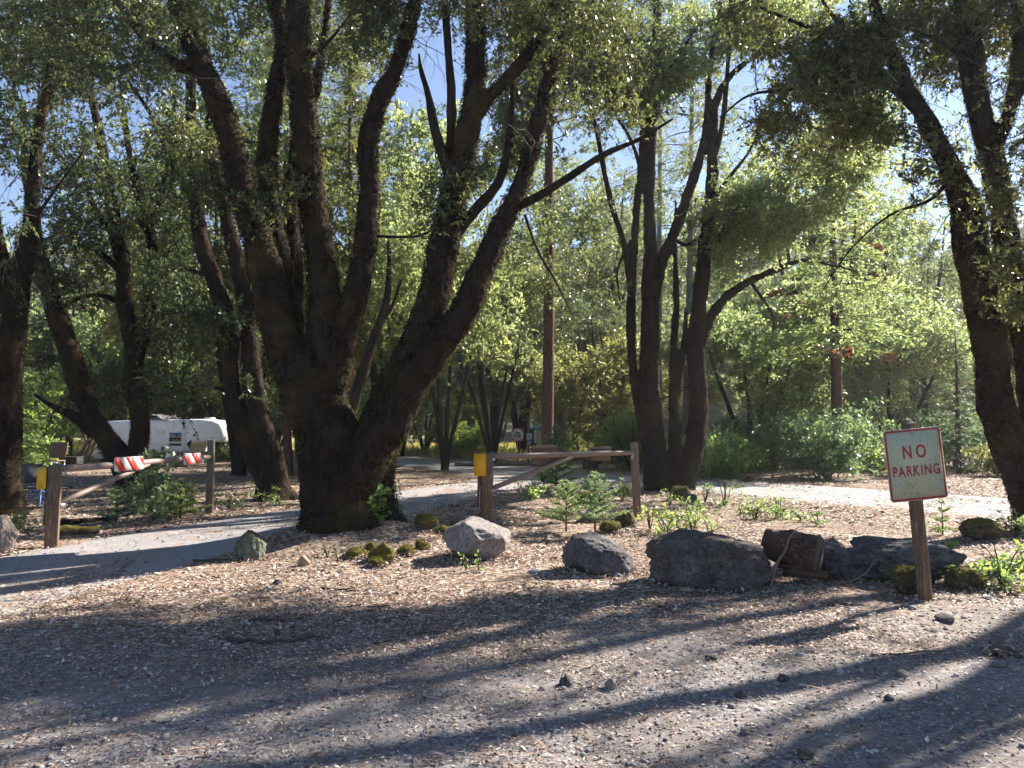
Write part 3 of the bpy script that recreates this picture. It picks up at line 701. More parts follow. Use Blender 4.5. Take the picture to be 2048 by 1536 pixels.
def world_stem(st, d):
    pts, rad = [], []
    for s_ in st:
        px, py, w = s_[:3]; dd = d + (s_[3] if len(s_) > 3 else 0)
        pts.append(P3(px, py, dd)); rad.append(w * dd / F / 2 * RS)
    pts = np.array(pts); return pts, np.array(rad)
def make_tree(name, label, d, stems, thin=(), blobs=(), leaf='oakleaf', bark='oakbark', seed=1, remesh=.035, L=.07, W=.032, twigs=6, m=12, tl=.5, moss=0, mossL=.035, disp=.045, cat='tree', group=None, extra=None, blobs2=(), leaf2=None, droop=.12, knots=(), dead=0, deadr=(0, 99)):
    base, _ = world_stem([stems[0][0]], d); base = base[0]; z0 = hz(base[0], base[1]); base = np.array([base[0], base[1], z0])
    T = thing(name, label, cat, base, group)
    tb = Buf(); nodes, rads = [], []; surf = []
    for i, s_ in enumerate(stems):
        P, R = world_stem(s_, d)
        if i == 0: P[0, 2] = min(P[0, 2], z0 - .12)
        r = np.random.default_rng(seed * 31 + i); P[1:] += r.normal(0, .012, P[1:].shape)
        p, rr = tb.tube(P, R, 22, 6, True, .10, seed + i, 3.2)
        nodes.append(p); rads.append(rr); surf.append((p, rr))
    tr = tb.make('trunk', M[bark], T, base, True)
    if remesh:
        md = tr.modifiers.new('r', 'REMESH'); md.mode = 'VOXEL'; md.voxel_size = remesh; md.use_smooth_shade = True
        md = tr.modifiers.new('s', 'SMOOTH'); md.factor = .6; md.iterations = 4
        for q, (sz, stg) in enumerate(((.35, disp), (.07, disp * .55))):
            tx = bpy.data.textures.new('bark_lumps', 'CLOUDS'); tx.noise_scale = sz; tx.noise_depth = 3
            md = tr.modifiers.new('d', 'DISPLACE'); md.texture = tx; md.strength = stg; md.mid_level = .5; md.texture_coords = 'LOCAL'
    bb = Buf()
    for i, s_ in enumerate(thin):
        P, R = world_stem(s_, d); p, rr = bb.tube(P, R, 10, 5, True, .18, seed + i, 5); nodes.append(p); rads.append(rr)
    nodes = np.concatenate(nodes); rads = np.concatenate(rads)
    hi = nodes[:, 2] > z0 + 2.0
    C = sample_clusters(blobs, seed); C2 = sample_clusters(blobs2, seed + 7)
    if extra is not None: C = np.concatenate([C, extra])
    allC = np.concatenate([C, C2])
    if len(allC): grow(bb, nodes[hi], rads[hi], allC, seed)
    for q, (CC, lm) in enumerate(((C, leaf), (C2, leaf2))):
        if len(CC):
            V, Q = leafcloud(CC, seed + q, twigs, m, L, W, tl, twigbuf=bb, droop=droop)
            mesh('crown' if q == 0 else 'hanging_foliage', V - base, [Q], M[lm], T)
    if dead:
        r = np.random.default_rng(seed + 5); db = Buf(); src = np.concatenate([nodes[hi], allC]) if len(allC) else nodes[hi]
        for _ in range(dead):
            s = src[r.integers(len(src))]; a = r.random() * 6.28; Ld = r.uniform(.5, 1.9); v = np.array([math.cos(a), math.sin(a), r.uniform(-.4, .3)]); pts = [s]
            for q in range(6): v = norm(v + r.normal(0, .22, 3) + [0, 0, -.16]); pts.append(pts[-1] + v * Ld / 6)
            pts = np.array(pts); db.tube(pts, np.linspace(r.uniform(.006, .012), .0025, 7), 4, 1, False)
            for q in range(5):
                k_ = r.integers(1, 6); w_ = norm(v + r.normal(0, .8, 3) + [0, 0, -.3]); e_ = pts[k_] + w_ * Ld * r.uniform(.15, .4); m_ = (pts[k_] + e_) / 2 + r.normal(0, .03, 3); db.tube([pts[k_], m_, e_], [.005, .0035, .002], 3, 1, False)
        props(db.make('dead_twigs', M['deadtwig2'], T, base), kind='stuff')
    if bb.V: bb.make('branches', M['oakbark2'] if bark.startswith('oak') else M[bark], T, base, True)
    if moss:
        r = np.random.default_rng(seed + 77); L_ = np.concatenate([p[:-1] for p, _ in surf]); L2 = np.concatenate([p[1:] for p, _ in surf]); R_ = np.concatenate([q[:-1] for _, q in surf])
        ok = L_[:, 2] < z0 + 8.5; L_, L2, R_ = L_[ok], L2[ok], R_[ok]
        w = R_ * np.linalg.norm(L2 - L_, axis=1); w /= w.sum()
        i = r.choice(len(L_), moss, p=w); ax = norm(L2[i] - L_[i]); u = r.random(moss)[:, None]
        s1 = norm(np.cross(ax, r.normal(0, 1, (moss, 3))))
        p = L_[i] + (L2[i] - L_[i]) * u + s1 * (R_[i][:, None] * r.uniform(.94, 1.03, (moss, 1)))
        dn = norm(s1 * .75 + r.normal(0, .35, (moss, 3)) + np.array([0, 0, -.55])); nn = norm(r.normal(0, 1, (moss, 3)))
        LL = mossL * r.uniform(.4, 1.2, moss)
        V, Q = leafquads(p, dn, nn, LL, LL * r.uniform(.25, .5, moss), .2)
        mesh('moss', V - base, [Q], M['moss'], T)
    for (px, py, wpx, dd) in knots:
        c = P3(px, py, d + dd); rr = wpx * (d + dd) / F / 2; kb = Buf()
        a = norm(np.array([0, 0, CH]) - c); a[2] *= .3; a = norm(a)
        cb = Buf(); cb.tube([c + a * -.12, c + a * -.02, c + a * .012, c + a * .004], [rr * 1.6, rr * 1.45, rr * 1.15, rr * .9], 20, 2, True, .12, 3, 9); cb.make('branch_collar', M['oakbark'], T, base, True)
        kb.tube([c + a * -.03, c + a * .008], [rr * .98, rr * .92], 20, 1, True, .10, 3, 9); o = kb.make('healed_branch_cut', M['cutface'], T, base, True)
    return T

# --- the big mossy oak
hero = [
 [(676, 1110, 235), (676, 1066, 196), (674, 1015, 166), (668, 930, 160), (655, 860, 150), (628, 780, 120), (606, 700, 105)],
 [(665, 1020, 80), (622, 1066, 72), (582, 1094, 56), (545, 1112, 26)], [(700, 1030, 90, -.2), (738, 1074, 70, -.3), (775, 1098, 42, -.4), (800, 1108, 18, -.5)], [(650, 1040, 90, -.3), (655, 1088, 76, -.5), (650, 1120, 40, -.8)], [(780, 1040, 60, .4), (808, 1066, 40, .3), (832, 1078, 20, .2)],
 [(640, 860, 115), (592, 740, 98), (555, 640, 86), (522, 510, 72), (482, 370, 62), (452, 250, 58), (410, 150, 50), (365, 40, 42), (335, -70, 36), (300, -260, 24)],
 [(605, 790, 72, .35), (580, 650, 60, .5), (556, 500, 52, .6), (532, 340, 48, .7), (548, 190, 42, .8), (566, 90, 38, .8), (548, -10, 34, .8), (540, -180, 24, .8)],
 [(588, 600, 50, .7), (580, 430, 44, .9), (597, 290, 34, 1.), (628, 180, 24, 1.), (652, 60, 17, 1.), (668, -80, 12, 1.)],
 [(655, 840, 105, -.05), (648, 700, 84, -.05), (642, 560, 75), (626, 420, 68), (612, 300, 64), (602, 150, 60), (598, 0, 55), (600, -220, 40)],
 [(662, 770, 85, -.1), (692, 645, 62, -.1), (724, 520, 55), (739, 400, 50), (738, 290, 48), (757, 205, 45), (797, 125, 40), (821, 30, 36), (842, -90, 30), (862, -260, 18)],
 [(700, 960, 125, -.1), (748, 880, 112, -.1), (792, 790, 104, 0), (838, 690, 86, .1), (868, 590, 78, .1), (890, 480, 72, .1), (910, 370, 66, .1), (936, 260, 56), (950, 140, 50), (950, 0, 44), (955, -220, 30)],
 [(936, 245, 38), (985, 190, 34), (1040, 128, 28), (1086, 60, 24), (1112, -5, 20), (1150, -100, 14)],
 [(770, 865, 98, -.15), (822, 768, 82, -.2), (873, 698, 74, -.2), (925, 622, 68, -.2), (966, 540, 60, -.2), (1002, 455, 52, -.1), (1037, 378, 46), (1066, 290, 40), (1091, 180, 36), (1111, 80, 32), (1127, -30, 27), (1152, -180, 18)],
 [(768, 1075, 84, .5), (768, 1020, 66, .5), (764, 940, 62, .45), (776, 870, 72, .25), (800, 800, 76, 0)],
]
hero_thin = [
 [(400, 130, 36), (352, 130, 30), (300, 85, 25), (250, 28, 21), (212, -25, 17), (160, -130, 10)],
 [(905, 365, 34), (888, 318, 27), (868, 250, 23), (857, 190, 18), (842, 140, 11), (838, 108, 5)],
 [(900, 335, 28, .3), (903, 200, 23), (895, 80, 19), (888, -20, 15), (880, -160, 9)],
 [(1036, 412, 26), (1090, 385, 21), (1150, 346, 18), (1210, 308, 15), (1280, 278, 10), (1345, 238, 5)],
 [(905, 475, 32, .2), (950, 420, 27, .2), (995, 368, 24, .2), (1016, 300, 19, .2), (1023, 220, 15, .2), (1026, 150, 9, .2)],
 [(740, 470, 10, .1), (790, 474, 7, .2), (850, 468, 5, .3), (890, 430, 3, .3)],
 [(355, 135, 12), (330, 120, 9), (290, 122, 7), (230, 140, 4)],
 [(610, 120, 12), (650, 90, 9), (700, 30, 6), (740, -40, 4)],
 [(1050, 430, 8), (1075, 500, 6, -.3), (1110, 560, 5, -.4), (1150, 640, 2, -.5)],
]
make_tree('oak_tree', 'largest oak, thick shaggy mossy trunk spreading into many limbs, left of the middle', 11.3, hero, hero_thin,
    blobs=[(470, -60, 260, 150, 9.5, 13, 60), (760, -90, 300, 120, 10, 13.5, 60), (1050, -40, 200, 130, 10, 13, 70), (700, 40, 110, 80, 10.5, 13, 20), (560, 90, 120, 110, 10.5, 13, 14), (250, 60, 230, 110, 9.8, 12.5, 34),
           (900, 430, 60, 70, 10.9, 11.4, 7), (990, 80, 60, 90, 11.5, 13.5, 8), (730, 130, 90, 130, 11.5, 14, 12), (400, 230, 110, 110, 11.3, 13, 12), (540, 350, 60, 90, 10.6, 11.2, 5), (1180, 160, 110, 160, 11, 14, 34), (760, -420, 900, 200, 8, 15, 110)],
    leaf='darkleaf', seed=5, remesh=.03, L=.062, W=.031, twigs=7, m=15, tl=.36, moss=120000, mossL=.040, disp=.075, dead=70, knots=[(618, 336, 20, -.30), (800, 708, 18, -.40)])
# --- oaks on the left
make_tree('oak_tree', 'two stemmed mossy oak between the camper and the largest oak', 18.2,
    [[(550, 1006, 105), (540, 960, 66), (508, 905, 48), (482, 850, 42), (463, 760, 40), (456, 660, 41), (440, 590, 38), (408, 500, 38), (392, 420, 34), (384, 320, 30), (382, 200, 26), (380, 90, 20), (378, -60, 14)],
     [(553, 995, 66), (547, 925, 50), (527, 860, 48), (510, 770, 42), (500, 680, 40), (490, 600, 36), (468, 500, 34), (445, 400, 30), (425, 300, 26), (420, 180, 20), (410, 50, 14)],
     [(555, 985, 50), (590, 1003, 34), (612, 1012, 16)], [(545, 985, 40), (515, 1003, 26), (500, 1012, 12)]],
    [[(384, 400, 16), (350, 340, 13), (302, 230, 10), (262, 170, 7), (232, 110, 4)], [(455, 640, 14), (420, 560, 10), (380, 540, 7)], [(500, 830, 13), (470, 790, 10), (430, 775, 7)]],
    blobs=[(400, 560, 110, 120, 16.5, 20, 34), (430, 250, 130, 200, 16, 20, 55), (520, 720, 60, 100, 17, 20, 10), (360, 760, 70, 90, 18, 21, 18), (330, 60, 160, 120, 16, 20, 40)],
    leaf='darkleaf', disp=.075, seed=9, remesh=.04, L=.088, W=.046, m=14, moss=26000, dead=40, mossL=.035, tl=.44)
make_tree('oak_tree', 'forked mossy oak standing in front of the camper', 20.3,
    [[(262, 1000, 88), (262, 960, 70), (240, 918, 58), (202, 862, 50), (166, 790, 50), (136, 700, 48), (112, 620, 46), (92, 560, 40), (76, 500, 34), (61, 420, 28), (51, 330, 20), (46, 200, 14)],
     [(268, 968, 62), (275, 900, 46), (279, 840, 44), (268, 760, 42), (265, 690, 40), (250, 610, 36), (247, 540, 36), (236, 480, 34), (222, 400, 28), (205, 300, 24), (185, 200, 18), (150, 100, 12), (120, 20, 8)],
     [(268, 725, 36), (290, 660, 30), (304, 590, 29), (312, 520, 28), (292, 445, 27), (278, 400, 24), (262, 330, 18), (250, 260, 14), (238, 150, 10)]],
    [[(300, 455, 16), (325, 380, 14), (345, 260, 12), (350, 150, 8)], [(247, 545, 20), (207, 512, 15), (172, 490, 11), (140, 500, 7)], [(232, 475, 18), (196, 430, 14), (178, 385, 9)],
     [(250, 610, 14), (200, 590, 11), (150, 600, 8), (90, 640, 5)], [(190, 868, 30), (152, 835, 25), (112, 815, 17), (70, 790, 8)], [(310, 540, 14), (340, 500, 10), (372, 470, 6)]],
    blobs=[(200, 300, 170, 190, 18, 22, 90), (110, 560, 110, 120, 18.5, 22, 34), (330, 420, 90, 130, 19, 22, 22), (200, 80, 220, 130, 17, 22, 60), (330, 640, 60, 60, 19, 21.5, 9), (90, 800, 50, 50, 19.5, 20.5, 7)],
    leaf='darkleaf', disp=.075, seed=13, remesh=.045, L=.09, W=.047, m=14, moss=28000, dead=90, mossL=.035, tl=.42)
make_tree('oak_tree', 'tall dark oak with a sunlit mossy flank at the left edge', 14.6,
    [[(8, 1062, 120), (10, 1005, 80), (11, 920, 66), (13, 820, 60), (20, 720, 57), (32, 620, 54), (46, 550, 46), (62, 450, 34), (68, 350, 28), (76, 250, 26), (100, 150, 22), (122, 60, 18), (152, -70, 12)],
     [(20, 625, 46), (5, 540, 38), (-10, 450, 32), (-26, 300, 24), (-32, 100, 16)], [(10, 1010, 60), (45, 1045, 36), (60, 1062, 16)]],
    [[(100, 150, 12), (150, 110, 9), (210, 85, 6)], [(62, 450, 10), (110, 380, 7), (170, 300, 4)], [(120, 60, 10), (60, 30, 7), (0, 40, 5)]],
    blobs=[(60, 60, 190, 120, 12.5, 16.5, 46), (10, 330, 70, 150, 13, 16, 22), (60, 560, 60, 60, 14, 15.5, 6), (-150, 300, 120, 400, 12, 17, 30), (150, -150, 400, 120, 12, 17, 60)],
    leaf='darkleaf', disp=.07, seed=17, remesh=.035, L=.072, W=.037, m=14, moss=30000, dead=50, mossL=.032, tl=.38)
make_tree('oak_tree', 'slender reddish leaning oak seen through the fork of the largest oak', 23,
    [[(676, 960, 44), (684, 900, 36), (700, 830, 30), (732, 725, 27), (754, 662, 24), (773, 600, 19), (778, 540, 13), (776, 480, 9)]],
    [[(760, 650, 14), (785, 610, 10), (802, 560, 6)]],
    blobs=[(770, 560, 90, 90, 22, 26, 34), (720, 640, 60, 60, 22, 25, 10), (840, 600, 80, 110, 23, 27, 40), (800, 420, 110, 110, 23, 28, 50)],
    leaf='goldleaf', bark='oakbark2', seed=19, remesh=.05, L=.11, W=.055, tl=.6)
# --- many stemmed oak right of centre
make_tree('oak_tree', 'many stemmed dark oak standing beside the road behind the grey gate rest post', 20.6,
    [[(1318, 1000, 84), (1316, 965, 66), (1309, 900, 54), (1303, 800, 50), (1301, 700, 46), (1300, 600, 42), (1300, 500, 32), (1298, 400, 28), (1303, 280, 26), (1308, 160, 24), (1313, 40, 20), (1318, -110, 14)],
     [(1302, 610, 32), (1325, 520, 28), (1350, 460, 26), (1371, 400, 24), (1396, 335, 22), (1412, 260, 18), (1419, 150, 14), (1440, 0, 10)],
     [(1303, 920, 34), (1286, 850, 26), (1273, 780, 23), (1264, 700, 22), (1262, 600, 22), (1266, 500, 20), (1275, 400, 18), (1284, 300, 15), (1285, 200, 11)],
     [(1348, 975, 44), (1349, 880, 30), (1347, 800, 25), (1349, 700, 20), (1352, 600, 16), (1350, 500, 10), (1352, 400, 5)],
     [(1362, 990, 66), (1370, 950, 54), (1388, 890, 48), (1399, 820, 46), (1394, 760, 41), (1393, 700, 42), (1398, 620, 38), (1405, 540, 34), (1415, 450, 32), (1424, 360, 28), (1425, 270, 23), (1432, 200, 19), (1462, 150, 15), (1520, 110, 12), (1600, 90, 8)],
     [(1398, 700, 28), (1418, 640, 25), (1450, 598, 22), (1500, 562, 18), (1550, 540, 15), (1605, 522, 11), (1650, 528, 8), (1710, 545, 5), (1770, 590, 3)],
     [(1352, 800, 18), (1364, 700, 14), (1371, 640, 9), (1373, 615, 5)]],
    [[(1262, 565, 18), (1246, 480, 16), (1226, 420, 15), (1210, 350, 13), (1190, 250, 10), (1150, 120, 6)], [(1424, 330, 17), (1446, 240, 13), (1456, 120, 10), (1460, 0, 6)],
     [(1425, 400, 12), (1462, 350, 9), (1500, 300, 6), (1530, 230, 4)], [(1298, 420, 12), (1270, 300, 9), (1230, 230, 7), (1180, 180, 4)], [(1308, 180, 10), (1345, 130, 8), (1390, 60, 5)],
     [(1345, 475, 10), (1370, 490, 7), (1400, 480, 5), (1430, 520, 3)], [(1320, 800, 5), (1395, 760, 4), (1380, 700, 3)], [(1425, 500, 9), (1470, 420, 7), (1510, 415, 5)], [(1262, 480, 8), (1235, 540, 6), (1240, 600, 4)], [(1500, 562, 9), (1540, 620, 5), (1550, 660, 3)]],
    blobs=[(1150, 260, 150, 260, 17.5, 23, 180), (1330, 90, 220, 130, 17.5, 24, 120), (1230, 480, 80, 130, 19, 23, 34), (1380, 300, 130, 150, 19, 25, 60), (1110, 480, 90, 120, 19.5, 23, 34), (1030, 400, 80, 140, 20, 24, 44), (960, 420, 50, 90, 21, 24, 12)],
    blobs2=[(1560, 300, 180, 180, 19, 26, 110), (1580, 520, 160, 110, 19.5, 25, 70), (1450, 470, 80, 130, 20, 24, 24), (1720, 500, 120, 130, 19, 24, 60), (1640, 90, 180, 120, 18, 24, 50), (1700, 620, 100, 60, 21, 24, 22), (1780, 330, 140, 150, 19, 24, 60), (1450, 120, 150, 120, 19, 25, 50)],  # right side of this crown takes the paler leaf colour to look sunlit
    leaf='oakleaf', leaf2='goldleaf', dead=260, disp=.085, seed=23, remesh=.03, L=.09, W=.046, twigs=7, m=14, moss=30000, mossL=.03, tl=.44)
# --- big oak at the right edge
make_tree('oak_tree', 'big dark oak with a leaning mossy trunk at the right edge', 12.3,
    [[(2092, 1095, 130), (2072, 1020, 96), (2040, 940, 84), (2014, 870, 80), (1992, 800, 78), (1986, 720, 78), (1972, 640, 80), (1955, 560, 80), (1943, 480, 78), (1930, 410, 68), (1905, 350, 50), (1880, 300, 42), (1842, 220, 38), (1800, 150, 34), (1766, 60, 28), (1740, -40, 22), (1720, -220, 12)],
     [(2078, 920, 74, .6), (2064, 780, 66, .6), (2042, 650, 62, .6), (2022, 540, 58, .6), (2006, 440, 56, .6), (1986, 340, 54, .6), (1962, 240, 52, .5), (1944, 120, 54, .4), (1930, 0, 50, .4), (1920, -180, 34, .4)],
     [(1978, 310, 40, .4), (2018, 230, 34, .3), (2038, 120, 36, .3), (2045, 0, 30, .3), (2062, -160, 18, .3)]],
    [[(1842, 230, 26), (1782, 168, 21), (1722, 108, 18), (1660, 68, 14), (1600, 48, 10), (1520, 14, 6)], [(1782, 170, 16), (1740, 165, 12), (1660, 165, 10), (1590, 178, 8), (1500, 190, 6), (1440, 235, 4)],
     [(1722, 108, 14), (1690, 60, 11), (1650, 10, 9), (1620, -60, 6)], [(1905, 350, 12), (1860, 400, 9), (1780, 430, 6), (1700, 500, 4), (1640, 590, 2)], [(1945, 130, 12), (1890, 90, 9), (1830, 60, 6)]],
    blobs=[(1760, 130, 160, 130, 10.3, 13, 70), (1650, 260, 150, 130, 10.8, 13.5, 40), (1850, 60, 130, 90, 11, 14, 40), (1900, 200, 70, 120, 12.5, 15, 26), (2000, 150, 90, 120, 13, 15.5, 26), (1780, 330, 130, 90, 10.8, 12.6, 30), (1990, 290, 90, 130, 10.6, 11.8, 26), (2010, 80, 90, 100, 10.8, 13, 24), (2040, 560, 40, 130, 11, 11.8, 9), (1600, 40, 150, 90, 10.5, 13, 28), (1990, 480, 30, 60, 11.2, 11.6, 3),
           (1900, -220, 400, 160, 9, 15, 80), (2250, 100, 150, 300, 10, 15, 30)],
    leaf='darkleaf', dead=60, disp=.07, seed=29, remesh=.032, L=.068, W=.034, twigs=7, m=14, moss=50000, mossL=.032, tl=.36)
# --- oaks just outside the frame on the right: their trunks and crowns throw the long shadows on the gravel
def side_oak(label, x, y, seed, H=10, lean=.0):
    base = np.array([x, y, hz(x, y)]); T = thing('oak_tree', label, 'tree', base); r = np.random.default_rng(seed)
    tb, bb = Buf(), Buf(); N_, R_ = [], []
    p, q = tb.tube([(0, 0, -.2), (.05, 0, .6), (-.1 + lean * .3, .1, 2), (lean, .1, 3.4)], [.42, .30, .26, .22], 16, 6, True, .1, seed); N_.append(p); R_.append(q)
    for a in range(5):
        an = a * 1.26 + seed; e = np.array([math.cos(an), math.sin(an), 0])
        p, q = tb.tube([(lean * .6, .05, 2.6), np.array([lean, .1, 3.8]) + e * .5, np.array([lean, .1, 6]) + e * 1.2, np.array([lean, 0, H * .85]) + e * 2.1, np.array([lean, 0, H * 1.25]) + e * 2.4], [.19, .16, .13, .10, .04], 12, 6, True, .1, seed + a); N_.append(p); R_.append(q)
    tb.make('trunk', M['oakbark'], T, smooth=True)
    N_ = np.concatenate(N_); R_ = np.concatenate(R_)
    C = norm(r.normal(0, 1, (105, 3))) * (r.random((105, 1)) ** .4) * np.array([3.4, 3.4, 2.8]) + np.array([lean, 0, H * .72])
    keep = shadow_ok(C + base) * np.clip(.5 + 1.6 * vnoise(C, .6, seed), .05, 1) > r.random(105) * .8; C = C[keep]
    px, py, f = to_px(C + base); C = C[~((f > .5) & (px < 2100) & (px > -50) & (py > -60))]
    hi = N_[:, 2] > 2.4; grow(bb, N_[hi], R_[hi], C, seed)
    V, Q = leafcloud(C, seed, 6, 10, .085, .042, .5, twigbuf=bb); mesh('crown', V, [Q], M['oakleaf'], T); bb.make('branches', M['oakbark2'], T, smooth=True)
side_oak('oak with a straight trunk beyond the right edge, shading the gravel', 12.3, 12.9, 3, 10.5)
side_oak('forked oak nearer the viewer beyond the right edge', 9.0, 9.2, 6, 9.5, .5)
side_oak('oak farthest to the right beyond the frame', 13.2, 9.8, 8, 10)
side_oak('oak closest to the parking gravel beyond the right edge', 8.6, 5.8, 12, 10, -.3)

# --- tall conifers with bare trunks
def tall_conifer(name, label, d, stem, H=24, seed=1, bark='pinebark', first=11, spread=2.6, nb=60):
    P, R = world_stem(stem, d); base = np.array([P[0, 0], P[0, 1], hz(P[0, 0], P[0, 1])]); T = thing(name, label, 'tree', base)
    P[0, 2] = base[2] - .1
    if P[-1, 2] < H: P = np.vstack([P, [P[-1, 0], P[-1, 1], H]]); R = np.append(R, .03)
    b = Buf(); p, q = b.tube(P, R, 18, 8, True, .07, seed, 6); b.make('trunk', M[bark], T, base, True)
    r = np.random.default_rng(seed); bb = Buf(); C = []
    for i in range(nb):
        z = first + (H - first) * (i / nb) ** .9; k = np.argmin(abs(p[:, 2] - z)); s = p[k]; L = spread * (1 - .8 * (z - first) / (H - first)) * r.uniform(.6, 1.1); a = r.random() * 6.28
        e = s + np.array([math.cos(a) * L, math.sin(a) * L, -.15 * L + r.normal(0, .1)]); mid = (s + e) / 2 + [0, 0, .12 * L]; bb.tube([s, mid, e], [.035, .022, .008], 5, 2, False)
        for u in np.linspace(.35, 1, 5): C.append(s + (e - s) * u + r.normal(0, .12, 3))
    # a few dead snags low on the trunk
    for i in range(14):
        z = r.uniform(2, first); k = np.argmin(abs(p[:, 2] - z)); s = p[k]; a = r.random() * 6.28; L = r.uniform(.2, .9); bb.tube([s, s + np.array([math.cos(a) * L, math.sin(a) * L, -.2 * L])], [.015, .004], 4)
    bb.make('branches', M[bark], T, base, True)
    C = np.array(C); C = C[shadow_ok(C) > r.random(len(C)) * .7]
    V, Q = leafcloud(C, seed, 6, 12, .16, .022, .4); mesh('crown', V - base, [Q], M['needle'], T)
tall_conifer('pine_tree', 'tall straight pine with scaly reddish bark behind the middle of the right gate', 25.3, [(1093, 962, 34), (1094, 900, 29), (1097, 700, 27), (1098, 450, 23), (1098, 250, 20), (1098, 0, 16), (1098, -200, 12)], 27, 2)
tall_conifer('cedar_tree', 'thin straight red barked cedar seen just right of the fork of the largest oak', 26, [(702, 948, 20), (703, 800, 17), (702, 620, 13), (700, 400, 10), (699, 200, 7)], 17, 3, first=9, spread=1.6)
tall_conifer('pine_tree', 'grey barked pine seen between the stems of the many stemmed oak', 34, [(1370, 930, 22), (1376, 720, 19), (1380, 550, 15), (1382, 350, 12), (1384, 100, 8)], 26, 4, 'greybark', first=13)
tall_conifer('pine_tree', 'grey barked pine just behind the left limbs of the largest oak', 27, [(600, 940, 24), (598, 700, 20), (596, 500, 17), (595, 300, 14), (594, 100, 9)], 22, 5, 'greybark', first=12)
tall_conifer('pine_tree', 'reddish barked pine low behind the two stemmed oak', 27, [(578, 950, 26), (574, 860, 20), (572, 700, 17), (570, 400, 12)], 19, 7, first=12)
tall_conifer('pine_tree', 'grey pine standing behind the rest post side of the right gate', 38, [(1318, 925, 20), (1317, 700, 16), (1318, 500, 13), (1320, 300, 9)], 24, 8, 'greybark', first=12)
# ------------------------------------------------------------------ template trees for the middle distance
def bushy_oak(name, label, H, Wd, seed, leaf, ncl=230, low=.16, L=.15, stems=4, bark='oakbark2', lean=.35, trunk=.16, twigs=6, m=11, group=None):
    T = thing(name, label, 'tree', (0, 0, 0), group); r = np.random.default_rng(seed); tb, bb = Buf(), Buf(); N_, R_ = [], []
    for a in range(stems):
        an = a * 6.28 / stems + r.random(); e = np.array([math.cos(an), math.sin(an), 0]) * Wd * lean * r.uniform(.5, 1.1)
        p, q = tb.tube([(0, 0, -.2), e * .1 + [0, 0, H * .08], e * .45 + [r.normal(0, .12), 0, H * .35], e * .8 + [0, r.normal(0, .2), H * .6], e + [0, 0, H * .85]], [trunk * 1.5, trunk, trunk * .7, trunk * .45, .03], 9, 5, True, .12, seed + a); N_.append(p); R_.append(q)
    tb.make('trunk', M[bark], T, smooth=True); N_ = np.concatenate(N_); R_ = np.concatenate(R_)
    # lobed crown: several overlapping ellipsoids
    lob = [(np.array([r.normal(0, .45) * Wd / 2, r.normal(0, .45) * Wd / 2, H * r.uniform(low + .12, .86)]), r.uniform(.28, .5)) for _ in range(9)]
    C = []
    for c, s_ in lob:
        n = int(ncl / 9); v = norm(r.normal(0, 1, (n, 3))) * (r.random((n, 1)) ** .3) * np.array([Wd / 2 * s_ * 1.6, Wd / 2 * s_ * 1.6, H * s_ * .42]); C.append(c + v)
    C = np.concatenate(C); C = C[(C[:, 2] > H * low) & (C[:, 2] < H * 1.02)]
    grow(bb, N_[N_[:, 2] > H * .1], R_[N_[:, 2] > H * .1], C, seed, k=4)
    V, Q = leafcloud(C, seed, twigs, m, L, L * .5, .6, twigbuf=bb, twr=.006); mesh('crown', V, [Q], M[leaf], T); bb.make('branches', M['oakbark2'], T); return T
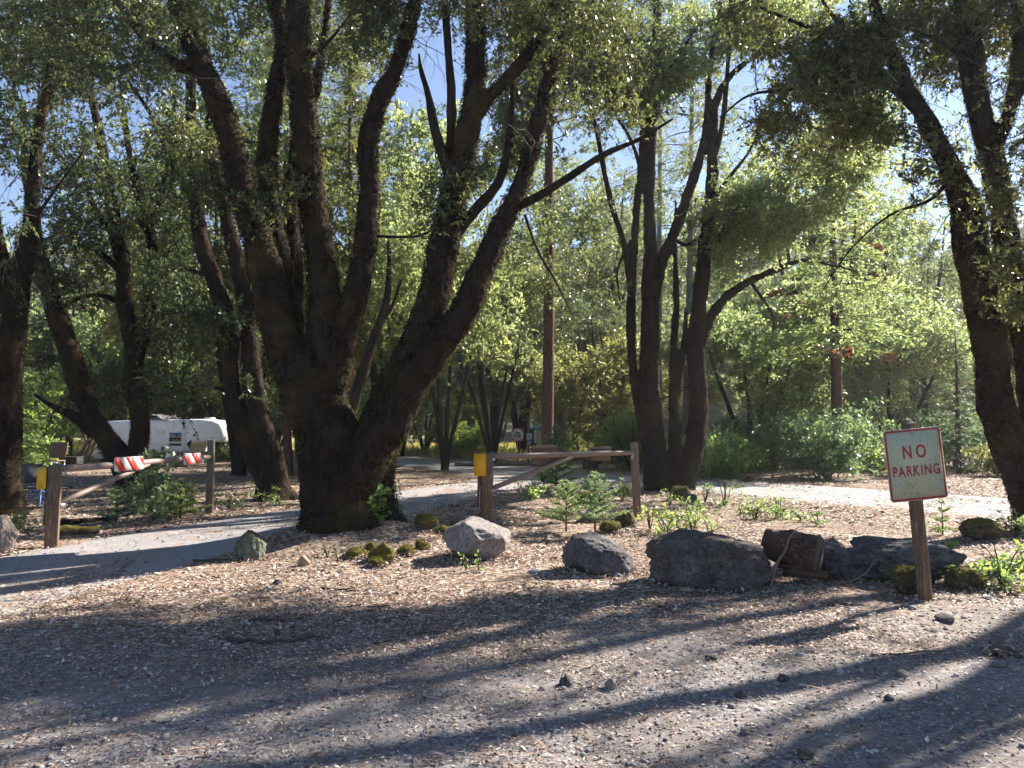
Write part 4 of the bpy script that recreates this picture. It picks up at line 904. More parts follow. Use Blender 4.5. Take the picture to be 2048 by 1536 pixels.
def conifer(name, label, H, Wd, seed, leaf, low=.06, L=.16, droop=.3, whorl=.42, bark='pinebark', group=None, dens=1.0, brown=False, W=.05, fill=1.0):
    T = thing(name, label, 'tree', (0, 0, 0), group); r = np.random.default_rng(seed); tb, bb = Buf(), Buf()
    tb.tube([(0, 0, -.2), (0, 0, H * .4), (.03, 0, H * .8), (0, 0, H)], [H * .018 + .02, H * .013 + .01, H * .006, .006], 10, 6, True, .08, seed); tb.make('trunk', M[bark], T, smooth=True)
    P, D, z = [], [], H * low
    BP, BD = [], []
    while z < H * .985:
        f = 1 - (z - H * low) / (H * (1 - low)); R = Wd / 2 * (f ** .8) * r.uniform(.85, 1.1) + .03; nb = max(4, int(7 * dens * (.5 + .5 * f)))
        for k in range(nb):
            a = r.random() * 6.283; L_ = R * r.uniform(.6, 1.15); u = np.linspace(.0, 1, 6)[:, None]
            e = np.array([math.cos(a), math.sin(a), 0]); pts = np.array([0, 0, z + r.normal(0, .1)]) + e * L_ * u + np.array([0, 0, 1]) * (.18 * L_ * u - droop * L_ * u ** 2)
            bb.tube(pts[::2] if len(pts) > 4 else pts, np.linspace(.010 + .008 * L_, .003, 3), 4, 1, False)
            n = int(max(8, 34 * L_ * dens * fill)); uu = r.uniform(.12, 1, n); c = np.array([np.interp(uu, u[:, 0], pts[:, i]) for i in range(3)]).T
            side = np.cross(e, [0, 0, 1.]); sg = r.choice([-1, 1], n)[:, None]; wdt = (.36 * L_ * (1 - uu) + .05)[:, None]
            tgt = side * sg * .85 + e * .6 + np.array([0, 0, -droop * .5]) + r.normal(0, .2, (n, 3)); off = tgt * wdt * r.random((n, 1))
            c = c + off; tn = norm(tgt); kb = (uu > .75) if (brown and r.random() < .3) else (uu > 9)
            P.append(c[~kb]); D.append(tn[~kb])
            if kb.any(): BP.append(c[kb]); BD.append(tn[kb])
        z += whorl * r.uniform(.7, 1.2) * (.5 + .5 * f) * max(H / 8, .5)
    P = np.concatenate(P); D = np.concatenate(D); n = len(P); N = norm(r.normal(0, .6, (n, 3)) + [0, 0, 1.])
    LL = L * r.uniform(.6, 1.3, n); V, Q = leafquads(P, D, N, LL, np.full(n, W) * r.uniform(.7, 1.3, n), .2)
    mesh('crown', V, [Q], M[leaf], T)
    if BP:
        P = np.concatenate(BP); D = np.concatenate(BD); n = len(P); V, Q = leafquads(P, D, norm(r.normal(0, 1, (n, 3))), L * r.uniform(.8, 1.4, n), np.full(n, W * 1.6), .2); mesh('brown_sprays', V, [Q], M['brownspray'], T)
    bb.make('branches', M['oakbark2'], T); return T
def put(T, px, d, rz=0., s=1., label=None, first=False, group=None, sz=None):
    o = T if first else copytree(T)
    x = (px - 1024) / F * d
    o.location = (x, d, hz(x, d) - .05); o.rotation_euler = (0, 0, rz); o.scale = (s, s, s if sz is None else sz)
    if label: o['label'] = label
    if group: o['group'] = group
    return o
OT = bushy_oak('oak_tree', 'x', 16, 10, 81, 'goldleaf', 720, .16, .16, stems=5, trunk=.17, m=12)
OU = bushy_oak('oak_tree', 'x', 15, 9.5, 83, 'oakleaf', 720, .18, .16, stems=5, trunk=.18, m=12)
OH = bushy_oak('oak_tree', 'x', 11, 7.5, 87, 'goldleaf', 520, .40, .16, stems=4, trunk=.11)
OG = bushy_oak('oak_tree', 'x', 9, 8.5, 41, 'goldleaf', 560, .10, .17)
OD = bushy_oak('oak_tree', 'x', 9, 8, 43, 'oakleaf', 560, .12, .17, stems=5)
OB = bushy_oak('oak_tree', 'x', 7.5, 7, 45, 'brightleaf', 460, .04, .18, stems=5, trunk=.09)
OK_ = bushy_oak('oak_tree', 'x', 10, 7.5, 47, 'darkleaf', 420, .34, .16, stems=3, lean=.22, trunk=.19)
CF = conifer('fir_tree', 'x', 11, 5, 51, 'needle', .05, .17, W=.055, fill=3)
CP = conifer('pine_tree', 'x', 22, 7, 53, 'needle', .18, .34, .15, .45, W=.13, dens=1.0, fill=2.2)
CC = conifer('cedar_tree', 'x', 12.5, 6.4, 55, 'blueleaf', .36, .20, .34, .40, brown=True, W=.075, fill=3.2)
G1 = 'trees beyond the campground road'
mid = [ # template, px, d, rot, scale, label
 (OU, 1165, 58, 1.1, 1.6, 'tall olive oak rising between the reddish pine trunk and the many stemmed oak'),
 (OH, 985, 35, 2.2, .9, 'golden green high crowned oak left of the reddish pine trunk'),

 (OT, 770, 31, .3, .95, 'tall olive green oak whose crown fills the gap between the limbs of the largest oak'),
 (OT, 1640, 42, 3.1, 1.15, 'tall pale golden oak rising behind the drooping cedar'), (OT, 1040, 54, 4.4, .85, 'tall golden green oak behind the right limbs of the largest oak, above the fee sign'), (OT, 380, 40, 5.3, 1.05, 'tall sunlit oak rising behind the camper'),
 (OU, 480, 27, 2.3, .9, 'tall grey green oak close behind the two stemmed oak'),
 (OU, 640, 60, 5.8, 1.2, 'tall olive oak behind the middle limbs of the largest oak'), (OU, 1800, 48, 1.2, 1.15, 'tall hazy oak above the no parking sign'),
 (OH, 890, 31, 0.3, .95, 'golden green bushy oak behind the right limbs of the largest oak'), (OG, 800, 47, 1.9, 1.15, 'light green oak far behind the fork of the largest oak'),
 (OG, 1500, 31.5, 2.6, .78, 'golden bushy oak beyond the road right of the many stemmed oak'), (OG, 1610, 38, 4.1, 1.05, 'yellow green oak just left of the drooping cedar'),
 (OG, 1790, 40, 5.2, .85, 'pale bushy oak behind the no parking sign'), (OG, 420, 44, .9, 1.1, 'pale leafy oak beyond the camper roof'),

 (OD, 1220, 42, 1.2, 1.0, 'grey green oak with leaning limbs right of the reddish pine trunk'),
 (OD, 250, 46, 2.2, 1.2, 'dark green oak behind the camper'), (OG, 110, 60, 3.9, 1.3, 'pale golden oak at the far left beyond the meadow'),
 (OD, 440, 43, 4.4, .95, 'dark oak between the camper and the two stemmed oak'), 
 (OB, 850, 53, .6, 1.12, 'bright pale green tree in the sun at the end of the road'), (OB, 740, 55, 2.1, .9, 'bright green tree seen through the fork, far away'), (OB, 930, 50, 4.2, .55, 'bright green thicket left of the dark trunks'),
 (OB, 350, 58, 3.1, 1.1, 'sunlit pale tree behind the meadow'), (OB, 60, 34, 1.1, .55, 'bright green thicket at the far left'), (OB, 1260, 30, 5.1, .34, 'bright green bush directly left of the many stemmed oak'),
 (OB, 180, 62, 5.6, 1.2, 'pale sunlit tree at the far end of the meadow'), (OB, 560, 60, .2, 1.1, 'pale sunlit tree far behind the two stemmed oak'),
 (OK_, 985, 40, .5, .95, 'dark bare stemmed oak just left of the fee sign'), (OK_, 1045, 44, 2.2, .95, 'dark bare stemmed oak just behind the fee sign'), (OK_, 1150, 48, 3.6, 1.0, 'dark bare stemmed oak behind the notice board'),
 (CF, 1915, 29, .4, .52, 'young dense fir tree right of the no parking sign'), (CF, 1985, 34, 1.4, .72, 'fir tree close to the right edge oak'), (CF, 1850, 44, 2.4, .95, 'hazy fir tree above the no parking sign'), (CF, 40, 27, 3.4, .5, 'feathery green fir at the far left behind the dark oak'),
 (CF, 1740, 52, 5.4, 1.2, 'tall fir far behind the drooping cedar'), (CF, 305, 52, 5.9, .9, 'dark fir behind the camper roof'), (CF, 905, 44, .1, .2, 'little fir by the meadow at the road end'),
 (CC, 1674, 28.5, 1.0, 1.0, 'cedar with drooping sprays and brown dead tips beyond the road'), (CC, 140, 41, 2.0, .8, 'drooping cedar far left of the camper'),
]
used = set()
for T_, px, d, rz, s_, lb in mid:
    f = id(T_) not in used; used.add(id(T_)); put(T_, px, d, rz, s_, lb, f)
r = np.random.default_rng(71)
T_ = CP; k = 0
FG = 'tall trees of the forest beyond the clearing'
def cand(T_, n, px0, px1, d0, d1, s0, s1, lb, grp, first=None):
    for i in range(n):
        px = px0 + (px1 - px0) * (i + r.uniform(.1, .9)) / n; d = r.uniform(d0, d1)
        c = put(T_, px, d, r.random() * 6.28, r.uniform(s0, s1), lb, bool(first) and i == 0, grp)
cand(CP, 7, -400, 560, 70, 105, .8, 1.15, 'tall pine standing in the forest row beyond the clearing', 'tall pines beyond the clearing', True)
cand(CP, 7, 1050, 2300, 85, 110, .8, 1.1, 'tall pine standing in the forest row beyond the clearing', 'tall pines beyond the clearing')
cand(OD, 6, -400, 650, 66, 90, 1.0, 1.4, 'broad grey green oak in the forest row beyond the clearing', 'broad oaks beyond the clearing')
cand(OD, 5, 1550, 2300, 60, 90, 1.0, 1.4, 'broad grey green oak in the forest row beyond the clearing', 'broad oaks beyond the clearing')
cand(OG, 5, 950, 1500, 84, 96, 1.0, 1.3, 'yellow green oak in the forest row beyond the clearing', 'yellow green oaks beyond the clearing')
cand(OG, 6, -400, 900, 66, 96, 1.0, 1.4, 'yellow green oak in the forest row beyond the clearing', 'yellow green oaks beyond the clearing')
# the wooded hillside: low detail trees shared between copies
HP = conifer('pine_tree', 'x', 20, 7, 57, 'farleaf', .1, 1.0, .2, .6, W=.5, dens=.7)
HO = bushy_oak('oak_tree', 'x', 13, 12, 59, 'farleaf', 150, .02, .6, stems=3, twigs=4, m=8)
for T_, nm, nn in ((HP, 'conifer high on the hazy wooded hillside', 130), (HO, 'broadleaf tree on the hazy wooded hillside', 140)):
    for i in range(nn):
        px = -500 + 3100 * (i + r.random()) / nn; d = 95 + 150 * r.random() ** 1.2
        if T_ is HP and 760 < px < 1040: d = min(d, 125)
        put(T_, px, d, r.random() * 6.28, r.uniform(.8, 1.3), nm, i == 0, 'conifers on the hillside' if T_ is HP else 'broadleaf trees on the hillside')

# ------------------------------------------------------------------ shrubs
def shrub(name, label, H, Wd, seed, leaf, ncl=60, L=.08, stems=7, twigs=6, m=10, W=None, tl=.3, cat='shrub', stick='twig', group=None):
    T = thing(name, label, cat, (0, 0, 0), group); r = np.random.default_rng(seed); tb = Buf(); C = []
    for a in range(stems):
        an = r.random() * 6.28; R = Wd / 2 * r.uniform(.25, .9); hh = H * r.uniform(.6, 1.0) * (1.05 - .35 * R / (Wd / 2)); e = np.array([math.cos(an) * R, math.sin(an) * R, hh])
        pts = np.array([(0, 0, -.03), e * [.25, .25, .4] + r.normal(0, .03 * H, 3) * [1, 1, 0], e * [.65, .65, .8], e]); tb.tube(pts, [.008 + .006 * H, .006 + .004 * H, .006, .003], 5, 3, False)
        for q in range(max(1, ncl // stems)):
            u = r.uniform(.25, 1); b = np.array([np.interp(u, [0, .4, .8, 1], pts[:, i]) for i in range(3)]); c = b + r.normal(0, .16, 3) * [Wd, Wd, H * .6]; c[2] = np.clip(c[2], .04 * H, H * 1.02); C.append(c); thin_sticks(tb, b[None], c[None], .004)
    C = np.array(C); V, Q = leafcloud(C, seed, twigs, m, L, W or L * .5, tl, twigbuf=tb, twr=.003)
    mesh('foliage', V, [Q], M[leaf], T); tb.make('stems', M[stick], T); return T
SB = shrub('shrub', 'x', 2.6, 4.2, 61, 'blueleaf', 190, .13, 9, tl=.42)
SG_ = shrub('shrub', 'x', 2.0, 2.6, 63, 'brightleaf', 110, .13, 7, tl=.38)
SD = shrub('shrub', 'x', 1.4, 2.0, 65, 'oakleaf', 90, .10, 7, tl=.32)
GS = 'shrubs along the far side of the campground road'
for T_, px, d, rz, s_, lb, f in [(SB, 1655, 25.5, .2, .92, 'large blue green shrub across the road left of the no parking sign', 1), (SB, 1905, 33, 2.1, 1.0, 'blue green shrub behind the no parking sign', 0), (SB, 1560, 36, 4.1, 1.0, 'blue green shrub under the golden oaks', 0), (SB, 905, 52, 1, .8, 'blue green shrub at the corner of the far meadow', 0),
      (SG_, 1425, 26, .5, 1.05, 'bright green shrub just right of the many stemmed oak', 1), (SG_, 1250, 31, 1.8, .95, 'bright green shrub behind the gate rest post', 0), (SG_, 1480, 29, 2.8, .6, 'small bright green shrub left of the brown rock across the road', 0), (SG_, 1740, 29, 3.7, .75, 'bright green shrub between the blue green shrub and the sign', 0), (SG_, 70, 30, 4.4, .95, 'bright green shrub behind the folding chairs', 0), (SG_, 478, 40, 5.2, .7, 'bright green shrub right of the camper', 0), (SG_, 955, 46, 5.8, 1.2, 'bright green shrub left of the dark trunks', 0),
      (SD, 1520, 30, 0, 1.3, 'dull olive shrub left of the large blue green shrub', 1), (SD, 1800, 27, 1, .8, 'low olive shrub behind the no parking sign', 0), (SD, 1590, 33, 2, 1.6, 'olive shrub behind the large blue green shrub', 0), (SD, 1220, 37, 3, 1.2, 'olive shrub behind the stump', 0), (SD, 1990, 27, 4, 1.0, 'low olive shrub across the road at the right', 0), (SD, 505, 30, 5, 1.0, 'low shrub beyond the two stemmed oak', 0), (SD, 1130, 45, 5.5, 1.5, 'shrub in the shade behind the notice board', 0)]:
    put(T_, px, d, rz, s_, lb, bool(f))
# ------------------------------------------------------------------ young firs
def sapling(label, px, py, H, Wd, seed, leaf='firneedle', tiers=9, low=.12, name='young_fir', per=1.0):
    g = G(px, py); T = thing(name, label, 'young tree', g); r = np.random.default_rng(seed); tb = Buf(); tb.tube([(0, 0, -.03), (.01, 0, H * .5), (0, .01, H)], [.016 * H + .004, .011 * H + .003, .003], 7, 4, True, .05, seed); tb2 = Buf(); P, D = [], []
    for t_ in range(tiers):
        f = t_ / (tiers - 1); z = H * (low + (1 - low) * f * .97); R = Wd / 2 * (1 - f) ** .75 * r.uniform(.85, 1.1) + .04
        for k in range(int(7 + 2 * (1 - f))):
            a = r.random() * 6.28; e = np.array([math.cos(a), math.sin(a), 0]); L_ = R * r.uniform(.75, 1.15); up = .3 + .5 * f
            A = np.array([0, 0, z]); B_ = A + e * L_ + np.array([0, 0, up * L_]); tb2.tube([A, (A + B_) / 2 + [0, 0, .03 * L_], B_], [.006, .004, .002], 4, 1, False)
            segs = [(A, B_)]
            for s_ in range(int(5 * per + 2)):
                u = r.uniform(.25, .9); q = A + (B_ - A) * u; dv = norm(np.cross(e, [0, 0, 1]) * r.choice([-1, 1]) + e * .9 + [0, 0, .15]); ll = L_ * .38 * (1.15 - u); segs.append((q, q + dv * ll)); thin_sticks(tb2, q[None], (q + dv * ll)[None], .002)
            for (s0, s1) in segs:
                ll = np.linalg.norm(s1 - s0); n = int(ll / .0042 * per) + 4; u = r.random(n)[:, None]; dv = norm(s1 - s0); pr = norm(r.normal(0, 1, (n, 3)) * [1, 1, .5]); P.append(s0 + (s1 - s0) * u); D.append(norm(pr + dv * .55))
    P = np.concatenate(P); D = np.concatenate(D); n = len(P); L = r.uniform(.022, .042, n) * (1 + .3 * H / 2)
    V, Q = leafquads(P, D, norm(r.normal(0, 1, (n, 3))), L, np.full(n, .0055 * (1 + g[1] / 16)), .1); mesh('needles', V, [Q], M[leaf], T); tb.make('trunk', M['twig'], T, smooth=True); tb2.make('branches', M['twig'], T); return T
sapling('young fir with a pointed top standing behind the gate arm beside the reddish pine', 1112, 985, 1.68, 1.1, 3, tiers=11)
sapling('young fir, left one of the close pair in front of the right gate', 1132, 1063, .78, .85, 5, tiers=7, low=.2, per=.8)
sapling('young fir, right one of the close pair in front of the right gate', 1190, 1070, .95, .95, 7, tiers=8, low=.24, per=.75)
sapling('wispy young fir before the left gate brace', 740 / 2 - 10, 1038, .7, .8, 9, tiers=6, per=.8)
sapling('tiny fir seedling on the litter behind the no parking post', 1885, 1070, .5, .36, 11, tiers=4, per=.5)
sapling('tiny fir seedling on the litter left of the no parking sign', 1634, 1052, .3, .26, 13, tiers=3, per=.5)
sapling('low fir seedling just left of the wispy young fir', 232, 1045, .6, .6, 15, tiers=6, per=.8)
# broad leaved shrub behind the left gate arm
def plant(label, px, py, H, Wd, seed, leaf, L=.07, ncl=26, stems=5, tl=.2, name='leafy_plant', cat='plant', W=None, twigs=4, m=7, group=None):
    T = shrub(name, label, H, Wd, seed, leaf, ncl, L, stems, twigs, m, W, tl, cat, 'twig', group); T.location = G(px, py); return T
plant('tall leafy shrub with dark stems growing before the left gate panel', 308, 1044, 1.42, 1.1, 21, 'blueleaf', .08, 30, 6, .24, 'shrub', 'shrub', .05, 5, 8)
plant('dark ferny shrub spreading behind the left gate brace', 262, 1022, .62, 1.6, 22, 'darkleaf', .07, 22, 7, .3, 'shrub', 'shrub', .03, 5, 8)
plant('dark leafy shrub right of the tall leafy one at the left gate', 352, 1030, .55, .9, 23, 'darkleaf', .07, 18, 6, .26, 'shrub', 'shrub', .035, 5, 8)
plant('leafy sprout growing against the right foot of the largest oak', 752, 1062, .62, .55, 24, 'brightleaf', .085, 20, 4, .16, W=.055)
plant('grey green leafy sprout above the moss cushions by the oak', 775, 1045, .62, .6, 25, 'blueleaf', .06, 28, 5, .2)
plant('small sprouts at the left of the moss cushions', 655, 1106, .2, .3, 26, 'blueleaf', .035, 6, 4, .08, twigs=2, m=5)
plant('small sprouts in front of the flat moss cushion', 676, 1120, .18, .35, 27, 'brightleaf', .035, 6, 4, .08, twigs=2, m=5)
plant('two leaved sprout right in front of the pale boulder', 957, 1142, .26, .10, 28, 'brightleaf', .04, 4, 2, .06, twigs=2, m=4)
plant('sprout at the left in front of the pale boulder', 932, 1140, .16, .10, 29, 'brightleaf', .035, 4, 2, .05, twigs=2, m=4)
for i, (px, py, H_, W_, lf, lb) in enumerate([(1335, 1070, .55, 1.2, 'brightleaf', 'ferny green seedlings above the largest boulder'), (1300, 1060, .45, .5, 'goldleaf', 'yellowish seedling just right of the rest post'), (1385, 1062, .6, .8, 'firneedle', 'pale green seedlings right of the ferny ones'),
        (1420, 1075, .35, .5, 'goldleaf', 'low yellow green seedling behind the largest boulder top'), (1510, 1038, .40, 1.0, 'goldleaf', 'yellow green seedlings in the sun, left patch on the open litter'), (1560, 1036, .38, .8, 'brightleaf', 'yellow green seedlings in the sun, right patch on the open litter'),
        (1447, 1012, .9, .5, 'blueleaf', 'thin upright sapling in front of the road, right of the two dark rocks'), (1410, 1005, .45, .5, 'brightleaf', 'small plant beside the grey lumpy rock'), (1480, 1030, .25, .3, 'goldleaf', 'tiny seedling left of the sunny patches'),
        (1600, 1045, .2, .3, 'goldleaf', 'tiny seedling right of the sunny patches'), (2005, 1168, .55, 1.0, 'brightleaf', 'bright green leafy bush at the right edge above the mossy boulder'), (1960, 1180, .25, .5, 'brightleaf', 'low bright leaves just left of the bush at the right edge'),
        (1245, 1000, .5, .6, 'blueleaf', 'leafy seedling behind the brown mossy boulder'), (1340, 1010, .4, .4, 'brightleaf', 'seedling at the foot of the many stemmed oak'), (2030, 1075, .35, .7, 'blueleaf', 'grey green low plant right of the golden brown boulder'),
        (1090, 985, .8, 1.0, 'blueleaf', 'dark leafy suckers at the foot of the reddish pine'), (1062, 1000, .35, .6, 'brightleaf', 'low seedlings left of the reddish pine foot'), (520, 1012, .45, .9, 'brightleaf', 'low green plants at the foot of the two stemmed oak'), (460, 1018, .35, .7, 'blueleaf', 'low plants left of the two stemmed oak'), (25, 1065, .4, .6, 'blueleaf', 'low dark plants at the foot of the left edge oak')]):
    plant(lb, px, py, H_, W_, 120 + i, lf, .06 if H_ < .5 else .075, 18 if W_ > .5 else 9, 6, .15, W=.03, twigs=3, m=6)
# leaf sprays on epicormic shoots of the largest oak's trunk are part of its crown
def grass():
    n = 60000; d = r.uniform(40, 80, n); x = (r.random(n) * 2 - 1) * d * .95; P = np.stack([x, d, 0 * x], 1); k = (roadmask(x, d) > .3); x, d = x[k], d[k]; n = len(x)
    p = np.stack([x, d, h(x, d) - .02], 1); D = norm(np.stack([r.normal(0, .3, n), r.normal(0, .3, n), np.ones(n)], 1)); L = r.uniform(.25, .7, n)
    V, Q = leafquads(p, D, norm(r.normal(0, 1, (n, 3))), L, np.full(n, .05), .1); props(mesh('dry_grass', V, [Q], m_leaf('dry_grass_blade', (.34, .30, .12), (.5, .44, .16), .5, .7)), kind='stuff')
grass()
# ------------------------------------------------------------------ road gates
def striped(mat_w, mat_r, w, hgt, parent, c, ang, label=None, flip=1):
    """reflective panel with diagonal red bars, facing -y of its own frame"""
    R = np.array(Matrix.Rotation(ang, 3, 'Z')); b = Buf(); rr = .03
    cx = []
    for sx, sz, a0 in ((1, 1, 0), (-1, 1, 90), (-1, -1, 180), (1, -1, 270)):
        for a in np.linspace(a0, a0 + 90, 5): cx.append((sx * (w / 2 - rr) + rr * math.cos(math.radians(a)), sz * (hgt / 2 - rr) + rr * math.sin(math.radians(a))))
    b.prism(cx, -.006, .006); b.V[0] = b.V[0] @ R.T + c; o = b.make('reflective_panel', mat_w, parent)
    bars = Buf(); sw = hgt * .50; n = 3; x0 = -w / 2
    ins = .004
    def clip(poly):
        out = []
        for lim, sg in ((-w / 2 + ins, 1), (w / 2 - ins, -1)):
            out = []
            for i in range(len(poly)):
                p, q = poly[i], poly[(i + 1) % len(poly)]; ip, iq = sg * (p[0] - lim) >= 0, sg * (q[0] - lim) >= 0
                if ip: out.append(p)
                if ip != iq: t = (lim - p[0]) / (q[0] - p[0]); out.append((lim, p[1] + t * (q[1] - p[1])))
            poly = out
            if not poly: return []
        return poly
    pitch = w / 2.15; hh = hgt / 2 - ins
    for k in range(-1, 4):
        xa = x0 + k * pitch - .10 * w; poly = clip([(xa + hgt * .85, -hh), (xa + hgt * .85 + pitch * .52, -hh), (xa + pitch * .52, hh), (xa, hh)])
        if len(poly) > 2: bars.prism(poly, -.0095, -.0065)
    for i in range(len(bars.V)): bars.V[i] = bars.V[i] @ R.T + c
    bars.make('red_stripe', mat_r, o); return o
def gate(label, A, Bq, ha, hb, armz, brace, panels, yellow_px, postw, braceA, strapside, back):
    T = thing('road_gate', label, 'gate', A); A = np.array(A); Bq = np.array(Bq); D = Bq - A; ang = math.atan2(D[1], D[0]); u = norm(D * [1, 1, 0])
    off = A
    b = Buf(); b.box((0, 0, ha / 2 - .05), (postw, postw, ha + .1), ang * .3, .02, 0, .96); o = b.make('hinge_post', M['postwood'], T); bevel(o, .012)
    b = Buf(); b.box(np.array([-postw * .62, .04, ha * .62]), (postw * .45, postw * .7, ha * .72), ang * .3, .02); o = b.make('backing_board', M['postwood'], T); bevel(o, .008)
    b = Buf(); e = Bq - A; b.box((e[0], e[1], e[2] + hb / 2 - .05), (.125, .125, hb + .1), .15, -.045 if back else .0, 0, .97); o = b.make('rest_post', M['greywood'], T); bevel(o, .01)
    b = Buf(); s_ = u * postw * .5; nrm = np.array([u[1], -u[0], 0]); f0 = nrm * .0
    za, zb = armz
    b.tube([s_ + [0, 0, za], e * .35 + [0, 0, za + (zb - za) * .35 - .008], e * .7 + [0, 0, za + (zb - za) * .7 + .004], e - u * -.02 + [0, 0, zb + 0]], [.052, .05, .048, .042], 14, 4, True, .02, 3); b.make('arm', M['rail'], T, smooth=True)
    b = Buf(); b.tube([s_ + [0, 0, braceA], e * brace + [0, 0, za + (zb - za) * brace - .03]], [.042, .040], 12, 3); b.make('brace', M['rail'], T, smooth=True)
    # hinge pole and hardware
    b = Buf(); b.tube([nrm * -.02 + u * (postw * .5 + .03) + [0, 0, .30], u * (postw * .5 + .03) + [0, 0, za + .07]], .028, 10); b.make('hinge_pole', M['rail'], T, smooth=True)
    b = Buf(); b.box(u * (postw * .45) + [0, 0, braceA - .02], (.10, postw * 1.08, .05), ang); b.box(u * (postw * .45) + [0, 0, za - .06], (.10, postw * 1.08, .05), ang); b.make('hinge_strap', M['steel'], T)
    b = Buf(); b.box(e + np.array([-.07, -.07, zb - .06]), (.03, .05, .12), ang); b.make('latch', M['steel'], T)
    b = Buf(); b.tube([(-postw * .5, -.05, ha * .55), (-postw * .62, -.07, ha * .50), (-postw * .62, -.07, ha * .28), (-postw * .5, -.07, ha * .24)], .007, 6, 4); b.make('latch_hook', M['steel'], T, smooth=True)
    for q in (.2, .5, .8): b = Buf(); b.tube([(0, -postw / 2 - .002, ha * q), (0, -postw / 2 - .014, ha * q)], [.014, .011], 8); b.make('carriage_bolt', M['rail'], T)
    # yellow plate
    x, z, w, hh = yellow_px; cx = []; rr = .03
    for sx, sz, a0 in ((1, 1, 0), (-1, 1, 90), (-1, -1, 180), (1, -1, 270)):
        for a in np.linspace(a0, a0 + 90, 5): cx.append((x + sx * (w / 2 - rr) + rr * math.cos(math.radians(a)), z + sz * (hh / 2 - rr) + rr * math.sin(math.radians(a))))
    b = Buf(); b.prism(cx, -postw / 2 - .028, -postw / 2 - .018); o = b.make('yellow_plate', M['yellow'], T); 
    for q in (-1, 1): b = Buf(); b.tube([(x, -postw / 2 - .027, z + q * hh * .42), (x, -postw / 2 - .036, z + q * hh * .42)], .010, 10); b.make('plate_bolt', M['steel'], o)
    for (f, w_, h_, kind) in panels:
        c = e * f + np.array([0, 0, za + (zb - za) * f]) + nrm * (.062 if kind == 'striped' else -.062)
        if kind == 'striped': striped(M['white'], M['red'], w_, h_, T, c + [0, 0, 0], ang)
        else:
            b = Buf(); b.box(c + np.array([0, 0, -.02]), (w_, .018, h_), ang); bevel(b.make('panel_back', M['brownpanel'], T), .004)
            b = Buf(); b.box(c + nrm * .022 + np.array([0, 0, h_ * .46]), (w_, .03, .05), ang); bevel(b.make('panel_batten', M['greywood'], T), .004)
    return T
A = G(104, 1094); Bp = G(419, 1028)
gate('left road gate, dark pipe arm with two red and white striped panels before the camper', A, Bp, 1.12, 1.40, (1.06, 1.08), .52, [(.375, .72, .215, 'striped'), (.83, .66, .20, 'striped')], (-.115, .94, .125, .30), .165, .58, -1, False)
A = G(972, 1054); Bp = G(1272, 1034)
gate('right road gate, sunlit pipe arm carrying two brown backed panels between wooden posts', A, Bp, 1.22, 1.38, (1.17, 1.19), .56, [(.37, .52, .30, 'back'), (.76, .44, .22, 'back')], (-.10, 1.03, .20, .37), .165, .62, -1, True)
b = Buf(); g = G(2046, 1062); b.box((0, 0, .17), (.11, .11, .44), .1); o = b.make('low_wooden_post', M['postwood']); bevel(o, .01); o.location = g; props(o, 'low brown wooden post half hidden by the trunk at the right edge', 'post')

# ------------------------------------------------------------------ no parking sign
g = G(1856, 1202)
T = thing('no_parking_sign', 'weathered white no parking sign with red border on a leaning wooden post', 'sign', g); d = g[1]
S = d / F; tilt = math.radians(-5.4)
bd = Buf(); topx, topz = (1824 - 1856) * S * 1.0, (1202 - 845) * S * .985
bd.tube([(.01, 0, -.2), (0, 0, 0), (topx * .5, .0, topz * .5), (topx, 0, topz - .03), (topx - .002, 0, topz)], [.0, .062, .062, .060, .045], 6, 1, True, .0, 1)
bd.V[0][:, 1] *= 1.0
bd = Buf(); bd.box((topx / 2, 0, topz / 2 - .05), (.105, .085, topz + .1), .35, math.atan2(topx, topz), 0, .97); o = bd.make('post', M['postwood'], T); bevel(o, .010)
bd = Buf(); bd.box((topx + .001, 0, topz + .012), (.10, .085, .035), .35, math.atan2(topx, topz), 0, .55); o = bd.make('post_cap', M['greywood'], T); bevel(o, .006)
w_, h_ = 117 * S * 1.0, 143 * S * .985; cxp, czp = (1830 - 1856) * S, (1202 - 929) * S * .985
def rrect(w, hh, r, n=6):
    out = []
    for sx, sz, a0 in ((1, 1, 0), (-1, 1, 90), (-1, -1, 180), (1, -1, 270)):
        for a in np.linspace(a0, a0 + 90, n): out.append((sx * (w / 2 - r) + r * math.cos(math.radians(a)), sz * (hh / 2 - r) + r * math.sin(math.radians(a))))
    return np.array(out)
def m_oldsign():
    t = NT('weathered_sign_white'); o = t.obj(); a = t.noise(16, 6, .75, o); st = t.noise(3, 4, .6, t.mapv((30, 30, 5))); fl = t.noise(60, 3, .7, o)
    c = t.mix(t.ramp(a, [(.50, 0.), (.68, .5)]), (.47, .455, .31), (.25, .27, .17)); spk = t.ramp(fl, [(.56, 0.), (.62, 1.)]); area = t.ramp(t.noise(5, 3, .6, o), [(.45, 0.), (.6, 1.)])
    f = t.n('Math', {0: spk, 1: area}, operation='MULTIPLY').outputs[0]; c = t.mix(f, c, (.11, .13, .10)); c = t.mix(t.ramp(st, [(.62, 0.), (.75, .35)]), c, (.20, .20, .15))
    return t.done(c, .55, t.bump(a, .15, .003), .4)
M['oldsign'] = m_oldsign()
Pn = bpy.data.objects.new('plate', None); 
base = Buf(); base.prism(rrect(w_, h_, .035), -.002, .002); pl = base.make('sign_plate', M['oldsign'], T); pl.location = (cxp, -.088, czp); pl.rotation_euler = (0, tilt * -1 * -1, math.radians(4))
pl.rotation_euler = (0, math.radians(-5.2), math.radians(3))
